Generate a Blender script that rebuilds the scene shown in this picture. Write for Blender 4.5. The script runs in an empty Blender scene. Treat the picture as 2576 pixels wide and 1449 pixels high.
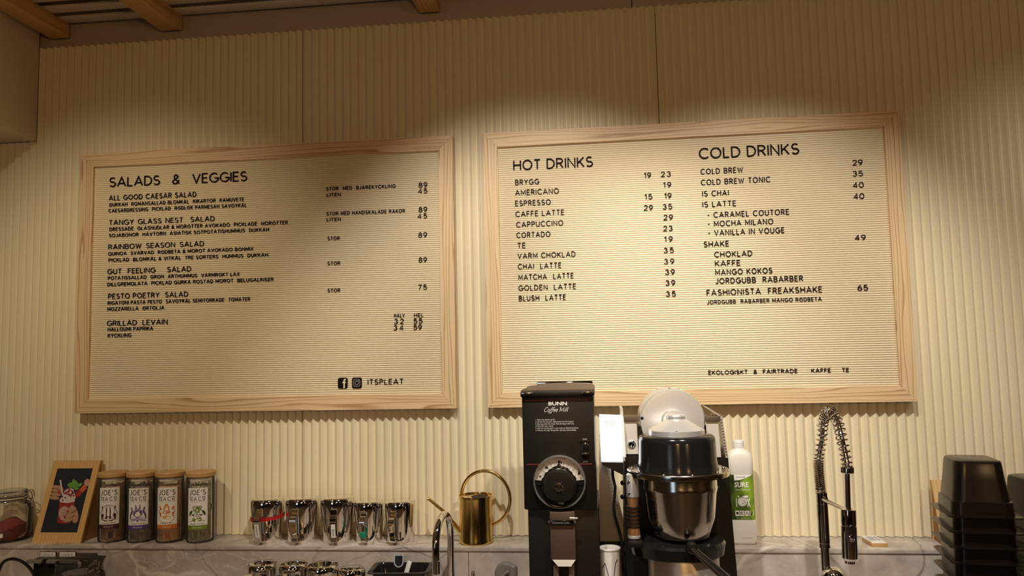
import bpy, bmesh, math, random
from mathutils import Vector, Matrix, Euler
random.seed(7)
TEXT_SALADS='''SALADS  &  VEGGIES|91.4|536.6|-107.7|31.0
ALL GOOD CAESAR SALAD|91.8|375.2|-149.7|16.5
DUKKAH  ROMANSALLAD BLOMKÅL  KIKÄRTOR  KAMUVETE|94.0|527.1|-168.9|11.7
CAESARDRESSING  PICKLAD  RÖDLÖK PARMESAN SAVOYKÅL|91.4|535.4|-187.5|11.7
TANGY GLASS NEST  SALAD|93.7|434.6|-226.8|16.4
DRESSADE  GLASNUDLAR & MORÖTTER AVOKADO  PICKLADE  MORÖTTER|95.5|665.2|-245.3|11.6
SOJABÖNOR  HAVTORN  ASIATISK SÖTPOTATISHUMMUS  DUKKAH|94.6|606.3|-264.4|11.6
RAINBOW SEASON SALAD|93.6|401.5|-302.3|16.3
QUINOA  SVARVAD  RÖDBETA & MOROT AVOKADO BÖNMIX|93.5|557.6|-321.2|11.6
PICKLAD  BLOMKÅL & VITKÅL  TRE SORTERS  HUMMUS  DUKKAH|95.5|603.7|-341.0|11.6
GUT FEELING  SALAD|92.3|362.1|-378.3|16.3
POTATISSALLAD  GRÖN  ÄRTHUMMUS  VARMRÖKT LAX|94.4|514.9|-396.4|11.6
DILLGREMOLATA  PICKLAD GURKA ROSTAD MOROT  BELUGALINSER|93.2|621.0|-415.5|11.6
PESTO POETRY  SALAD|96.8|353.2|-454.8|16.3
RIGATONI PASTA PESTO  SAVOYKÅL SEMITORKADE  TOMATER|95.6|548.4|-472.8|11.6
MOZZARELLA  ÖRTOLJA|95.1|277.9|-491.4|11.5
GRILLAD  LEVAIN|95.0|289.5|-536.9|16.5
HALLOUMI PAPRIKA|97.6|243.3|-553.5|11.6
KYCKLING|98.1|174.0|-572.4|11.6
STOR  MED  BJÄREKYCKLING|783.7|996.9|-148.0|11.4
LITEN|785.5|829.0|-166.5|11.4
89|1066.5|1093.1|-150.7|15.9
45|1065.1|1092.9|-168.7|15.5
STOR MED HANDSKALADE RÄKOR|784.9|1024.8|-223.8|11.3
LITEN|785.5|828.9|-241.3|11.3
89|1065.7|1092.0|-224.6|15.8
45|1062.8|1091.2|-243.4|15.4
STOR|788.3|825.3|-298.5|11.2
89|1064.0|1090.5|-300.1|15.8
STOR|788.0|827.0|-373.4|11.2
89|1064.4|1089.1|-374.1|15.8
75|1061.7|1088.2|-454.8|15.8
STOR|788.2|826.7|-454.4|11.4
HALV|988.9|1021.2|-533.7|11.3
HEL|1048.5|1076.6|-534.0|11.3
32|989.4|1018.0|-553.2|15.6
55|1047.1|1073.8|-553.3|15.6
34|987.3|1017.1|-571.6|15.6
59|1046.9|1071.7|-571.7|15.5
ITSPLEAT|908.6|1015.3|-728.1|15.9'''
TEXT_DRINKS='''HOT DRINKS|86.9|319.5|-114.2|31.3
BRYGG|91.5|161.6|-157.5|16.5
AMERICANO|90.8|218.6|-188.1|16.5
ESPRESSO|90.1|194.1|-219.6|16.4
CAFFE LATTE|90.1|232.7|-251.2|16.4
CAPPUCCINO|91.6|228.6|-282.2|16.3
CORTADO|91.7|190.7|-313.1|16.3
TE|93.6|118.3|-343.6|16.3
VARM CHOKLAD|93.7|261.4|-374.2|16.2
CHAI  LATTE|93.8|220.1|-405.1|16.2
MATCHA  LATTE|94.8|254.3|-436.2|16.2
GOLDEN  LATTE|94.1|260.5|-467.2|16.1
BLUSH  LATTE|94.3|230.4|-497.5|16.1
19|463.5|483.9|-154.8|16.1
23|511.5|539.4|-154.0|16.0
19|516.5|539.6|-185.2|16.0
15|462.8|485.1|-217.1|16.0
19|518.4|539.2|-216.9|15.9
29|459.8|485.5|-249.0|16.0
35|512.8|539.9|-248.3|15.9
29|513.9|540.6|-279.1|15.9
23|512.0|538.3|-310.7|15.8
19|513.6|537.5|-341.5|15.8
35|510.8|539.3|-373.4|15.9
39|510.5|539.3|-404.9|15.8
39|512.5|539.6|-435.4|15.8
39|512.2|539.7|-466.1|15.8
35|512.2|540.0|-497.4|15.7
COLD DRINKS|620.1|896.5|-107.8|32.6
COLD BREW|622.8|740.6|-152.1|16.7
COLD BREW TONIC|622.5|814.0|-183.3|16.7
IS CHAI|624.6|698.3|-216.0|16.7
IS LATTE|623.9|717.4|-247.0|16.6
- CARAMEL COUTORE|635.9|860.6|-277.8|16.6
- MOCHA MILANO|635.8|815.8|-303.1|16.5
- VANILLA IN VOUGE|635.7|845.2|-328.9|16.5
SHAKE|622.2|692.6|-360.7|16.5
CHOKLAD|650.5|754.4|-390.7|16.4
KAFFE|651.1|721.3|-416.2|16.4
MANGO KOKOS|650.7|806.6|-441.0|16.4
JORDGUBB  RABARBER|650.5|887.8|-465.8|16.5
FASHIONISTA  FREAKSHAKE|624.7|937.3|-498.2|17.2
JORDGUBB  RABARBER MANGO RÖDBETA|625.0|934.2|-522.1|11.9
EKOLOGISKT  &  FAIRTRADE     KAFFE    TE|620.0|995.7|-718.1|11.9
29|1037.6|1064.2|-147.5|16.4
35|1036.0|1063.4|-178.6|16.3
40|1035.2|1063.7|-210.8|16.3
40|1034.9|1063.3|-242.3|16.3
49|1032.1|1060.2|-357.7|16.2
65|1030.6|1058.1|-497.2|16.2'''
R_ = math.radians
scn = bpy.context.scene
COL = scn.collection

# ------------------------------------------------------------------ camera
CAM = Vector((0.3000, -2.2300, 1.6236))
ROT = Euler((1.6551, 0.0219, 0.1103), 'XYZ')
FPX = 1940.9
cd = bpy.data.cameras.new('camera'); cam = bpy.data.objects.new('camera', cd); COL.objects.link(cam)
cam.location = CAM; cam.rotation_euler = ROT
cd.sensor_width = 36.0; cd.lens = FPX / 2576 * 36.0; cd.clip_start = 0.05
scn.camera = cam

# ------------------------------------------------------------------ view, world
scn.view_settings.view_transform = 'Standard'; scn.view_settings.look = 'None'
scn.view_settings.exposure = 0.0; scn.view_settings.gamma = 1.0
scn.view_settings.use_curve_mapping = False
scn.cycles.use_denoising = True
scn.cycles.max_bounces = 8; scn.cycles.diffuse_bounces = 4; scn.cycles.glossy_bounces = 5
scn.cycles.transparent_max_bounces = 16
scn.cycles.sample_clamp_indirect = 6.0
w = bpy.data.worlds.new('room_air'); scn.world = w; w.use_nodes = True
w.node_tree.nodes['Background'].inputs[0].default_value = (1.0, 0.56, 0.26, 1)
w.node_tree.nodes['Background'].inputs[1].default_value = 0.022

# ------------------------------------------------------------------ lights: ceiling spots, window daylight, added warm fills
def spot(name, loc, aim, power, angle, blend, col=(1, .95, .86), rad=.025):
    l = bpy.data.lights.new(name, 'SPOT'); o = bpy.data.objects.new(name, l); COL.objects.link(o)
    l.energy = power; l.spot_size = R_(angle); l.spot_blend = blend; l.color = col; l.shadow_soft_size = rad
    o.location = loc; o.rotation_euler = (Vector(aim) - Vector(loc)).to_track_quat('-Z', 'Y').to_euler()
    return o
def lamp(name, loc, power, col=(1, .58, .25), rad=.08):
    l = bpy.data.lights.new(name, 'POINT'); o = bpy.data.objects.new(name, l); COL.objects.link(o)
    l.energy = power; l.color = col; l.shadow_soft_size = rad; o.location = loc
    return o
spot('ceiling_spot_jars', (-1.02, -1.30, 2.66), (-1.12, 0, 1.46), 66, 70, .95, (1, .86, .62))
spot('ceiling_spot_centre', (0.14, -1.25, 2.66), (0.14, 0, 1.42), 80, 66, .75)
spot('ceiling_spot_drinks', (0.72, -1.25, 2.66), (0.74, 0, 1.40), 73, 64, .8)
spot('ceiling_spot_end', (1.75, -1.35, 2.66), (1.70, 0, 1.50), 30, 66, .9)
al = bpy.data.lights.new('window_daylight', 'AREA'); ao = bpy.data.objects.new('window_daylight', al); COL.objects.link(ao)
al.shape = 'RECTANGLE'; al.size = 1.3; al.size_y = 1.5; al.energy = 8; al.color = (.72, .86, 1.0)
ao.location = (-2.6, -6.42, 1.55); ao.rotation_euler = (R_(90), 0, 0)
lamp('added_fill_near', (0.3, -3.0, 2.0), 18)  # unseen warm fill, added for ambient light and chrome highlights
lamp('added_fill_side', (1.8, -3.4, 2.0), 20)  # added fill with no fixture, brightens the ceiling underside and wall
lamp('added_fill_far', (0.3, -5.0, 2.2), 16)  # added unseen fill farther back, lifts the warm ambient

# ------------------------------------------------------------------ helpers
RM = ROT.to_matrix()
def ray(px, py): return RM @ Vector(((px - 1288) / FPX, -(py - 724.5) / FPX, -1))
def at(px, py, Y):            # the point seen at a pixel of the photo, at depth y = Y
    d = ray(px, py); return CAM + d * ((Y - CAM.y) / d.y)
def atz(px, py, Z):
    d = ray(px, py); return CAM + d * ((Z - CAM.z) / d.z)
def sc(P):                    # metres per photo pixel at point P
    return (RM.transposed() @ (Vector(P) - CAM)).z / -FPX

MATS = {}
def mat(name, col, rough=.5, metal=0, spec=.5, fn=None, **kw):
    m = bpy.data.materials.new(name); m.use_nodes = True
    b = m.node_tree.nodes['Principled BSDF']
    b.inputs['Base Color'].default_value = (*col, 1); b.inputs['Roughness'].default_value = rough
    b.inputs['Metallic'].default_value = metal; b.inputs['Specular IOR Level'].default_value = spec
    for k, v in kw.items(): b.inputs[k.replace('_', ' ')].default_value = v
    if fn: fn(m.node_tree, b)
    MATS[name] = m; return m
def N(nt, t, **kw):
    n = nt.nodes.new(t)
    for k, v in kw.items(): setattr(n, k, v)
    return n
def coords(nt, scale, rot=(0, 0, 0), rnd=False):
    tc = N(nt, 'ShaderNodeTexCoord'); mp = N(nt, 'ShaderNodeMapping')
    mp.inputs['Scale'].default_value = scale; mp.inputs['Rotation'].default_value = rot
    nt.links.new(tc.outputs['Object'], mp.inputs['Vector'])
    if rnd:
        oi = N(nt, 'ShaderNodeObjectInfo'); mu = N(nt, 'ShaderNodeMath', operation='MULTIPLY'); mu.inputs[1].default_value = 7.3
        nt.links.new(oi.outputs['Random'], mu.inputs[0]); nt.links.new(mu.outputs[0], mp.inputs['Location'])
    return mp.outputs[0]
def ramp(nt, fac, stops):
    r = N(nt, 'ShaderNodeValToRGB'); e = r.color_ramp.elements
    while len(e) < len(stops): e.new(.5)
    for q, (p, c) in zip(e, stops): q.position = p; q.color = (*c, 1)
    nt.links.new(fac, r.inputs[0]); return r.outputs[0]
def bump(nt, b, h, s, d=.001):
    n = N(nt, 'ShaderNodeBump'); n.inputs['Strength'].default_value = s; n.inputs['Distance'].default_value = d
    nt.links.new(h, n.inputs['Height']); nt.links.new(n.outputs[0], b.inputs['Normal'])
def noise(nt, vec, scale, detail=3, rough=.5, dist=0):
    n = N(nt, 'ShaderNodeTexNoise'); n.inputs['Scale'].default_value = scale; n.inputs['Detail'].default_value = detail
    n.inputs['Roughness'].default_value = rough; n.inputs['Distortion'].default_value = dist
    nt.links.new(vec, n.inputs['Vector']); return n.outputs['Fac']
def wood(c1, c2, c3, along='X', sc_=60, dist=9):
    def fn(nt, b):
        s = {'X': (.06, 1, 1), 'Y': (1, .06, 1), 'Z': (1, 1, .06)}[along]
        v = coords(nt, s, rnd=True)
        wv = N(nt, 'ShaderNodeTexWave', wave_type='BANDS', bands_direction={'X': 'Z', 'Y': 'X', 'Z': 'X'}[along], wave_profile='SAW')
        wv.inputs['Scale'].default_value = sc_ * .5; wv.inputs['Distortion'].default_value = dist
        wv.inputs['Detail'].default_value = 1.5; wv.inputs['Detail Scale'].default_value = 1.3; wv.inputs['Detail Roughness'].default_value = .4
        nt.links.new(v, wv.inputs['Vector'])
        base = ramp(nt, wv.outputs['Fac'], [(0, c1), (.62, c2), (.92, c3), (1, c1)])
        f = noise(nt, coords(nt, tuple(q * (1 if q < 1 else 6) for q in s)), 90, 2)
        mx = N(nt, 'ShaderNodeMix', data_type='RGBA', blend_type='MULTIPLY'); mx.inputs[0].default_value = .35
        nt.links.new(base, mx.inputs[6]); nt.links.new(ramp(nt, f, [(.3, (.72, .68, .62)), (.7, (1, 1, 1))]), mx.inputs[7])
        nt.links.new(mx.outputs[2], b.inputs['Base Color'])
    return fn
def grain(scale, s, d=.001):
    def fn(nt, b): bump(nt, b, noise(nt, coords(nt, (1, 1, 1)), scale, 2), s, d)
    return fn
def stone(nt, b):
    v = coords(nt, (1, 1, 1))
    n1 = noise(nt, v, 5, 6, .62, .6); n2 = noise(nt, v, 38, 4, .6)
    mixv = N(nt, 'ShaderNodeMixRGB'); mixv.inputs[0].default_value = .35
    nt.links.new(n1, mixv.inputs[1]); nt.links.new(n2, mixv.inputs[2])
    base = ramp(nt, mixv.outputs[0], [(.30, (.33, .285, .245)), (.5, (.48, .415, .36)), (.68, (.62, .545, .475))])
    def veins(scale, wdt, seed, col, prev, amt, rot):
        vv = coords(nt, (1, 1.2, 1.6), (0, rot, seed))
        nz = N(nt, 'ShaderNodeTexNoise'); nz.inputs['Scale'].default_value = scale * .8; nz.inputs['Detail'].default_value = 5
        nt.links.new(vv, nz.inputs['Vector'])
        mx = N(nt, 'ShaderNodeMixRGB', blend_type='ADD'); mx.inputs[0].default_value = .22
        nt.links.new(vv, mx.inputs[1]); nt.links.new(nz.outputs['Color'], mx.inputs[2])
        vo = N(nt, 'ShaderNodeTexVoronoi', feature='DISTANCE_TO_EDGE'); vo.inputs['Scale'].default_value = scale
        nt.links.new(mx.outputs[0], vo.inputs['Vector'])
        rr = ramp(nt, vo.outputs['Distance'], [(0, (1, 1, 1)), (wdt, (0, 0, 0))])
        msk = noise(nt, vv, scale * .6, 2); mm = N(nt, 'ShaderNodeMath', operation='MULTIPLY')
        nt.links.new(rr, mm.inputs[0]); nt.links.new(ramp(nt, msk, [(.42, (0, 0, 0)), (.6, (amt,) * 3)]), mm.inputs[1])
        o = N(nt, 'ShaderNodeMixRGB'); nt.links.new(mm.outputs[0], o.inputs[0]); nt.links.new(prev, o.inputs[1]); o.inputs[2].default_value = (*col, 1)
        return o.outputs[0]
    c = veins(4.2, .04, .3, (.80, .73, .64), base, .7, .5)
    c = veins(11, .03, 1.1, (.78, .70, .61), c, .55, -.7)
    c = veins(3.4, .02, 2.0, (.13, .10, .085), c, .8, .9)
    nt.links.new(c, b.inputs['Base Color'])
def glassy(name, tint=(1, 1, 1), amount=.12, rough=.03, dens=.08):
    m = bpy.data.materials.new(name); m.use_nodes = True; nt = m.node_tree; nt.nodes.clear()
    out = N(nt, 'ShaderNodeOutputMaterial'); tr = N(nt, 'ShaderNodeBsdfTransparent'); gl = N(nt, 'ShaderNodeBsdfGlossy')
    tr.inputs[0].default_value = (*tint, 1); gl.inputs['Roughness'].default_value = rough
    lw = N(nt, 'ShaderNodeFresnel'); lw.inputs[0].default_value = 1.22
    mx = N(nt, 'ShaderNodeMixShader'); nt.links.new(lw.outputs[0], mx.inputs[0]); nt.links.new(tr.outputs[0], mx.inputs[1]); nt.links.new(gl.outputs[0], mx.inputs[2])
    df = N(nt, 'ShaderNodeBsdfDiffuse'); df.inputs[0].default_value = (.8, .78, .72, 1)
    m2 = N(nt, 'ShaderNodeMixShader'); m2.inputs[0].default_value = dens
    nt.links.new(mx.outputs[0], m2.inputs[1]); nt.links.new(df.outputs[0], m2.inputs[2]); nt.links.new(m2.outputs[0], out.inputs[0])
    MATS[name] = m; return m
def glow(name, col, s):
    m = bpy.data.materials.new(name); m.use_nodes = True; b = m.node_tree.nodes['Principled BSDF']
    b.inputs['Base Color'].default_value = (.8, .8, .8, 1); b.inputs['Emission Color'].default_value = (*col, 1); b.inputs['Emission Strength'].default_value = s
    MATS[name] = m; return m

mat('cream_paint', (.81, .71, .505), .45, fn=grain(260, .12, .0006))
mat('soffit_paint_lit', (.74, .62, .47), .6, fn=grain(180, .1))  # extra light on the soffit is put into this lighter colour
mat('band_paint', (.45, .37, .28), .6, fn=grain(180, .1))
mat('felt', (.85, .735, .525), .85, spec=.2, fn=grain(900, .35, .0006))
mat('letter_black', (.012, .005, .004), .7, spec=.12)
mat('ash', (.8, .6, .4), .5, fn=wood((.82, .60, .35), (.78, .55, .31), (.47, .27, .11), 'X', 56, 15))
mat('pine', (.6, .36, .14), .5, fn=wood((.80, .50, .20), (.74, .45, .17), (.58, .32, .11), 'Y', 50, 6))
mat('slat_white', (.74, .66, .56), .6, fn=grain(150, .1))
mat('stand_wood', (.7, .42, .17), .5, fn=wood((.74, .45, .18), (.70, .42, .16), (.60, .33, .11), 'Z', 60, 5))
mat('stand_edge', (.30, .15, .05), .6, fn=grain(300, .2))
mat('bamboo', (.66, .38, .14), .45, fn=wood((.66, .40, .16), (.60, .35, .13), (.50, .27, .09), 'X', 120, 4))
mat('stone', (.4, .36, .32), .38, fn=stone)
mat('chrome', (.86, .82, .77), .055, 1, fn=grain(40, .015))
mat('steel', (.66, .62, .57), .15, 1, fn=grain(220, .06))
mat('brushed', (.70, .64, .56), .36, .65, fn=lambda nt, b: bump(nt, b, noise(nt, coords(nt, (1, 1, 60)), 12, 3), .15, .0006))
mat('brass', (.80, .56, .20), .17, 1, fn=lambda nt, b: bump(nt, b, noise(nt, coords(nt, (40, 40, 1)), 8, 2), .12, .0005))
mat('black_metal', (.010, .007, .005), .42, spec=.35, fn=grain(900, .25, .0004))
mat('black_gloss', (.012, .010, .009), .13)
mat('black_plastic', (.014, .011, .009), .28, fn=grain(500, .05))
mat('container_plastic', (.010, .006, .004), .24, spec=.35, fn=grain(60, .03))
mat('grey_plastic', (.20, .18, .16), .4, fn=grain(300, .05))
mat('brown_plate', (.13, .085, .055), .5, .4, fn=grain(700, .2, .0005))
mat('plate_silver', (.74, .69, .62), .42, .35, fn=grain(300, .03))
mat('ring_metal', (.84, .80, .74), .2, .85, fn=grain(120, .03))
mat('silver_paint', (.78, .76, .72), .3, .6, fn=grain(300, .03))
mat('white_plastic', (.82, .80, .76), .4, fn=grain(200, .03))
mat('paper_white', (.86, .83, .78), .7, fn=grain(400, .05))
mat('milky_plastic', (.80, .77, .68), .38, Subsurface_Weight=.3, Subsurface_Radius=(.02, .02, .015), fn=grain(80, .03))
mat('handle_wood', (.40, .18, .06), .4, fn=wood((.30, .145, .055), (.26, .12, .045), (.18, .075, .025), 'Z', 70, 4))
mat('ink', (.02, .012, .012), .6)
mat('ink_white', (.80, .76, .70), .55)
mat('ink_grey', (.38, .36, .36), .6)
mat('mark_grey', (.60, .60, .62), .6)
mat('red_line', (.30, .03, .04), .5)
mat('red_rubber', (.50, .010, .008), .5)
mat('green_tape', (.01, .30, .17), .5)
mat('yellow_band', (.75, .42, .03), .5)
mat('spice_red', (.24, .012, .010), .95, fn=grain(300, .8, .004))
mat('dark_hole', (.03, .014, .005), .8)
mat('gasket', (.72, .66, .56), .5)
glassy('clear_glass', (.985, .98, .965), dens=.035)
glassy('dark_glass', (.66, .65, .65), dens=.03)
glow('screen', (1.0, .96, .95), 2.6)

class MB:
    def __init__(s): s.v = []; s.f = []; s.m = []
    def add(s, vs, fs, mi=0, M=None):
        o = len(s.v)
        s.v += [tuple(M @ Vector(q)) if M else tuple(q) for q in vs]
        s.f += [tuple(o + i for i in f) for f in fs]; s.m += [mi] * len(fs); return s
    def box(s, c, size, mi=0, R=None, bev=0, seg=2):
        bm = bmesh.new(); bmesh.ops.create_cube(bm, size=1)
        for q in bm.verts: q.co = Vector((q.co.x * size[0], q.co.y * size[1], q.co.z * size[2]))
        if bev: bmesh.ops.bevel(bm, geom=bm.edges[:], offset=bev, segments=seg, affect='EDGES', profile=.5)
        bm.verts.index_update()
        M = Matrix.Translation(c) @ (R.to_4x4() if R else Matrix())
        s.add([q.co for q in bm.verts], [[q.index for q in f.verts] for f in bm.faces], mi, M); bm.free(); return s
    def hull(s, a, b, mi=0):      # two matching rings joined and capped
        n = len(a)
        s.add(list(a) + list(b), [[i, (i + 1) % n, n + (i + 1) % n, n + i] for i in range(n)] + [list(range(n))[::-1], list(range(n, 2 * n))], mi); return s
    def prism(s, pts, o, ex, ey, d, mi=0):
        o, ex, ey, d = Vector(o), Vector(ex), Vector(ey), Vector(d)
        a = [o + ex * x + ey * y for x, y in pts]
        return s.hull(a, [q + d for q in a], mi)
    def lathe(s, prof, c=(0, 0, 0), n=40, mi=0, M=None, close=False, sx=1, sy=1):
        vs = []; fs = []
        for r, z in prof:
            for i in range(n):
                a = 2 * math.pi * i / n; vs.append((c[0] + r * math.cos(a) * sx, c[1] + r * math.sin(a) * sy, c[2] + z))
        k = len(prof)
        for j in range(k - 1 + (1 if close else 0)):
            j2 = (j + 1) % k
            for i in range(n):
                i2 = (i + 1) % n; fs.append((j * n + i, j * n + i2, j2 * n + i2, j2 * n + i))
        if not close:
            if prof[0][0] > 1e-6: fs.append(tuple(range(n))[::-1])
            if prof[-1][0] > 1e-6: fs.append(tuple(range((k - 1) * n, k * n)))
        s.add(vs, fs, mi, M); return s
    def tube(s, pts, r, n=10, mi=0, closed=False, flat=1.0):
        pts = [Vector(p) for p in pts]; k = len(pts); rs = r if isinstance(r, (list, tuple)) else [r] * k
        t0 = (pts[1] - pts[0]).normalized(); up = Vector((0, 0, 1)) if abs(t0.z) < .9 else Vector((1, 0, 0))
        nrm = t0.cross(up).normalized(); vs = []; fs = []
        for i, p in enumerate(pts):
            if closed: t = (pts[(i + 1) % k] - pts[i - 1]).normalized()
            else: t = (pts[min(i + 1, k - 1)] - pts[max(i - 1, 0)]).normalized()
            nrm = (nrm - t * nrm.dot(t)).normalized(); bn = t.cross(nrm)
            for j in range(n):
                a = 2 * math.pi * j / n; vs.append(p + (nrm * math.cos(a) + bn * math.sin(a) * flat) * rs[i])
        for i in range(k if closed else k - 1):
            i2 = (i + 1) % k
            for j in range(n): fs.append((i * n + j, i * n + (j + 1) % n, i2 * n + (j + 1) % n, i2 * n + j))
        if not closed: fs += [tuple(range(n))[::-1], tuple(range((k - 1) * n, k * n))]
        s.add(vs, fs, mi); return s
    def strap(s, pts, wdir, w, t, mi=0):          # flat band along a path
        pts = [Vector(p) for p in pts]; wd = Vector(wdir).normalized() * (w / 2); k = len(pts); vs = []; fs = []
        for i, p in enumerate(pts):
            tg = (pts[min(i + 1, k - 1)] - pts[max(i - 1, 0)]).normalized(); nn = tg.cross(wd).normalized() * (t / 2)
            vs += [p - wd - nn, p + wd - nn, p + wd + nn, p - wd + nn]
        for i in range(k - 1):
            for j in range(4): fs.append((4 * i + j, 4 * i + (j + 1) % 4, 4 * i + 4 + (j + 1) % 4, 4 * i + 4 + j))
        fs += [(3, 2, 1, 0), (4 * k - 4, 4 * k - 3, 4 * k - 2, 4 * k - 1)]
        s.add(vs, fs, mi); return s
    def poly(s, mp, pts, d=0, mi=0):
        s.add([mp(x, y, d) for x, y in pts], [list(range(len(pts)))], mi); return s
    def disc(s, mp, cx, cy, rx, ry=None, d=0, mi=0, rot=0, n=18):
        ry = ry or rx; c, q = math.cos(R_(rot)), math.sin(R_(rot))
        return s.poly(mp, [(cx + rx * math.cos(a) * c - ry * math.sin(a) * q, cy + rx * math.cos(a) * q + ry * math.sin(a) * c) for a in [2 * math.pi * i / n for i in range(n)]], d, mi)
    def ribbon(s, mp, pts, w, d=0, mi=0, th=0, closed=False):
        P = [Vector((p[0], p[1])) for p in pts]
        P = [p for i, p in enumerate(P) if i == 0 or (p - P[i - 1]).length > w * .02]; k = len(P); L = []; Rr = []
        for i in range(k):
            a = P[i] - P[i - 1] if (i > 0 or closed) else None
            b = P[(i + 1) % k] - P[i] if (i < k - 1 or closed) else None
            a = (a or b).normalized(); b = (b or a).normalized()
            na = Vector((-a.y, a.x)); nb = Vector((-b.y, b.x)); m = na + nb
            m = m.normalized() if m.length > 1e-6 else na
            ln = w / 2 / max(m.dot(na), .45); L.append(P[i] + m * ln); Rr.append(P[i] - m * ln)
        vs = [mp(q.x, q.y, d + th) for q in L] + [mp(q.x, q.y, d + th) for q in Rr]; fs = []
        rng = range(k if closed else k - 1)
        for i in rng: fs.append((i, k + i, k + (i + 1) % k, (i + 1) % k))
        if th:
            vs += [mp(q.x, q.y, d) for q in L] + [mp(q.x, q.y, d) for q in Rr]
            for i in rng:
                j = (i + 1) % k; fs.append((i, j, 2 * k + j, 2 * k + i)); fs.append((k + j, k + i, 3 * k + i, 3 * k + j))
            if not closed: fs += [(0, 2 * k, 3 * k, k), (k - 1, 2 * k - 1, 4 * k - 1, 3 * k - 1)]
        s.add(vs, fs, mi); return s
    def rtext(s, mp, text, u0, v0, h, width=None, sw=.13, d=0, th=0, mi=0, gap=.14, center=False, wide=1.0, gmax=.17, wmax=1.25):
        cells = []
        for ch in text: cells.append((ch, None if ch == ' ' else GLYPH[ch]))
        g = [c for c in cells if c[1]]; ws = lambda q: q[1][0] * (1 - sw) * wide + sw
        solid = sum(ws(c) for c in g); ngap = max(1, len(text) - 1); sp = text.count(' ')
        hs = 1.0; gp = gap; spw = .30
        if width:
            tot = width / h; sw_ = sum(c[1][0] for c in g) * (1 - sw)
            wide = (tot - ngap * gmax - sp * spw - len(g) * sw) / max(sw_, .01); wide = min(max(wide, .84), wmax)
            solid = sum(ws(c) for c in g)
            gp = (tot - solid - sp * spw) / ngap
            if gp < .07:
                gp = .07; hs = (tot - ngap * gp - sp * spw) / solid
            elif gp > gmax and sp:
                ex = (gp - gmax) * ngap; gp = gmax; spw += ex / sp
        x = 0.0
        if center: u0 -= h * (solid * hs + sp * spw + ngap * gp) / 2
        for ch, gl in cells:
            if gl is None: x += spw + gp; continue
            for st in gl[1]:
                cl = len(st) > 3 and st[0] == 'c'
                pts = st[1:] if cl else st
                if ch == 'I1': pass
                s.ribbon(mp, [(u0 + h * (x + hs * (sw / 2 + px * (1 - sw) * wide)), v0 + h * (sw / 2 + py * (1 - sw))) for px, py in pts], sw * h, d, mi, th, cl)
            x += ws((ch, gl)) * hs + gp
        return s
    def ftext(s, mp, text, u0, v0, size, d=0, mi=0, shear=0, center=False, wide=1.0, width=None, bold=0):
        vs, fs, wd = fmesh(text, bold)
        k = wide if not width else width / (wd * size)
        ox = u0 - (wd * size * k / 2 if center else 0)
        s.add([mp(ox + size * k * (x + shear * y), v0 + size * y, d) for x, y in vs], fs, mi); return s
    def grid(s, fn, nu, nv, mi=0):
        s.add([fn(i / nu, j / nv) for j in range(nv + 1) for i in range(nu + 1)],
              [(j * (nu + 1) + i, j * (nu + 1) + i + 1, (j + 1) * (nu + 1) + i + 1, (j + 1) * (nu + 1) + i) for j in range(nv) for i in range(nu)], mi); return s
    def build(s, name, mats, parent=None, world=True, smooth=True, loc=None, rot=None, ang=32):
        me = bpy.data.meshes.new(name)
        off = parent_origin(parent) if (parent is not None and world) else Vector((0, 0, 0))
        me.from_pydata([tuple(Vector(q) - off) for q in s.v], [], s.f)
        bm = bmesh.new(); bm.from_mesh(me); bmesh.ops.recalc_face_normals(bm, faces=bm.faces); bm.to_mesh(me); bm.free()
        for q in (mats if isinstance(mats, (list, tuple)) else [mats]): me.materials.append(MATS[q] if isinstance(q, str) else q)
        me.polygons.foreach_set('material_index', s.m)
        if smooth:
            me.polygons.foreach_set('use_smooth', [True] * len(me.polygons)); me.set_sharp_from_angle(angle=R_(ang))
        me.update()
        o = bpy.data.objects.new(name, me); COL.objects.link(o)
        if parent is not None: o.parent = parent
        if loc is not None: o.location = loc
        if rot is not None: o.rotation_euler = rot
        return o
ORIG = {}
def parent_origin(p):
    v = Vector((0, 0, 0))
    while p is not None: v = v + p.location; p = p.parent
    return v
_fc = {}
def fmesh(text, bold=0):
    if (text, bold) in _fc: return _fc[text, bold]
    cu = bpy.data.curves.new('lettering_source', 'FONT'); cu.body = text; cu.size = 1; cu.resolution_u = 2; cu.offset = bold
    ob = bpy.data.objects.new('lettering_source', cu); me = ob.to_mesh()
    vs = [(q.co.x, q.co.y) for q in me.vertices]; fs = [tuple(p.vertices) for p in me.polygons]
    ob.to_mesh_clear(); bpy.data.objects.remove(ob); bpy.data.curves.remove(cu)
    wd = max([q[0] for q in vs] or [1]); _fc[text, bold] = (vs, fs, wd); return _fc[text, bold]
def tag(o, label, cat, group=None):
    o['label'] = label; o['category'] = cat
    if group: o['group'] = group
    return o
def struct(o): o['kind'] = 'structure'; return o
def thing(name, loc, label, cat, group=None, rz=0):
    o = bpy.data.objects.new(name, None); COL.objects.link(o); o.location = loc; o.rotation_euler = (0, 0, rz); o.empty_display_size = .05
    return tag(o, label, cat, group)
def dup(root, loc, label, rz=None, scale=None):
    r = root.copy(); COL.objects.link(r); r.location = loc; r['label'] = label
    if rz is not None: r.rotation_euler = (0, 0, rz)
    if scale: r.scale = scale
    for ch in list(root.children):
        c = ch.copy(); COL.objects.link(c); c.parent = r
        for g in list(ch.children):
            d = g.copy(); COL.objects.link(d); d.parent = c
    return r
def plane_map(o, ex, ey, n):
    o, ex, ey, n = Vector(o), Vector(ex), Vector(ey), Vector(n)
    return lambda u, v, d: o + ex * u + ey * v + n * d
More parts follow.
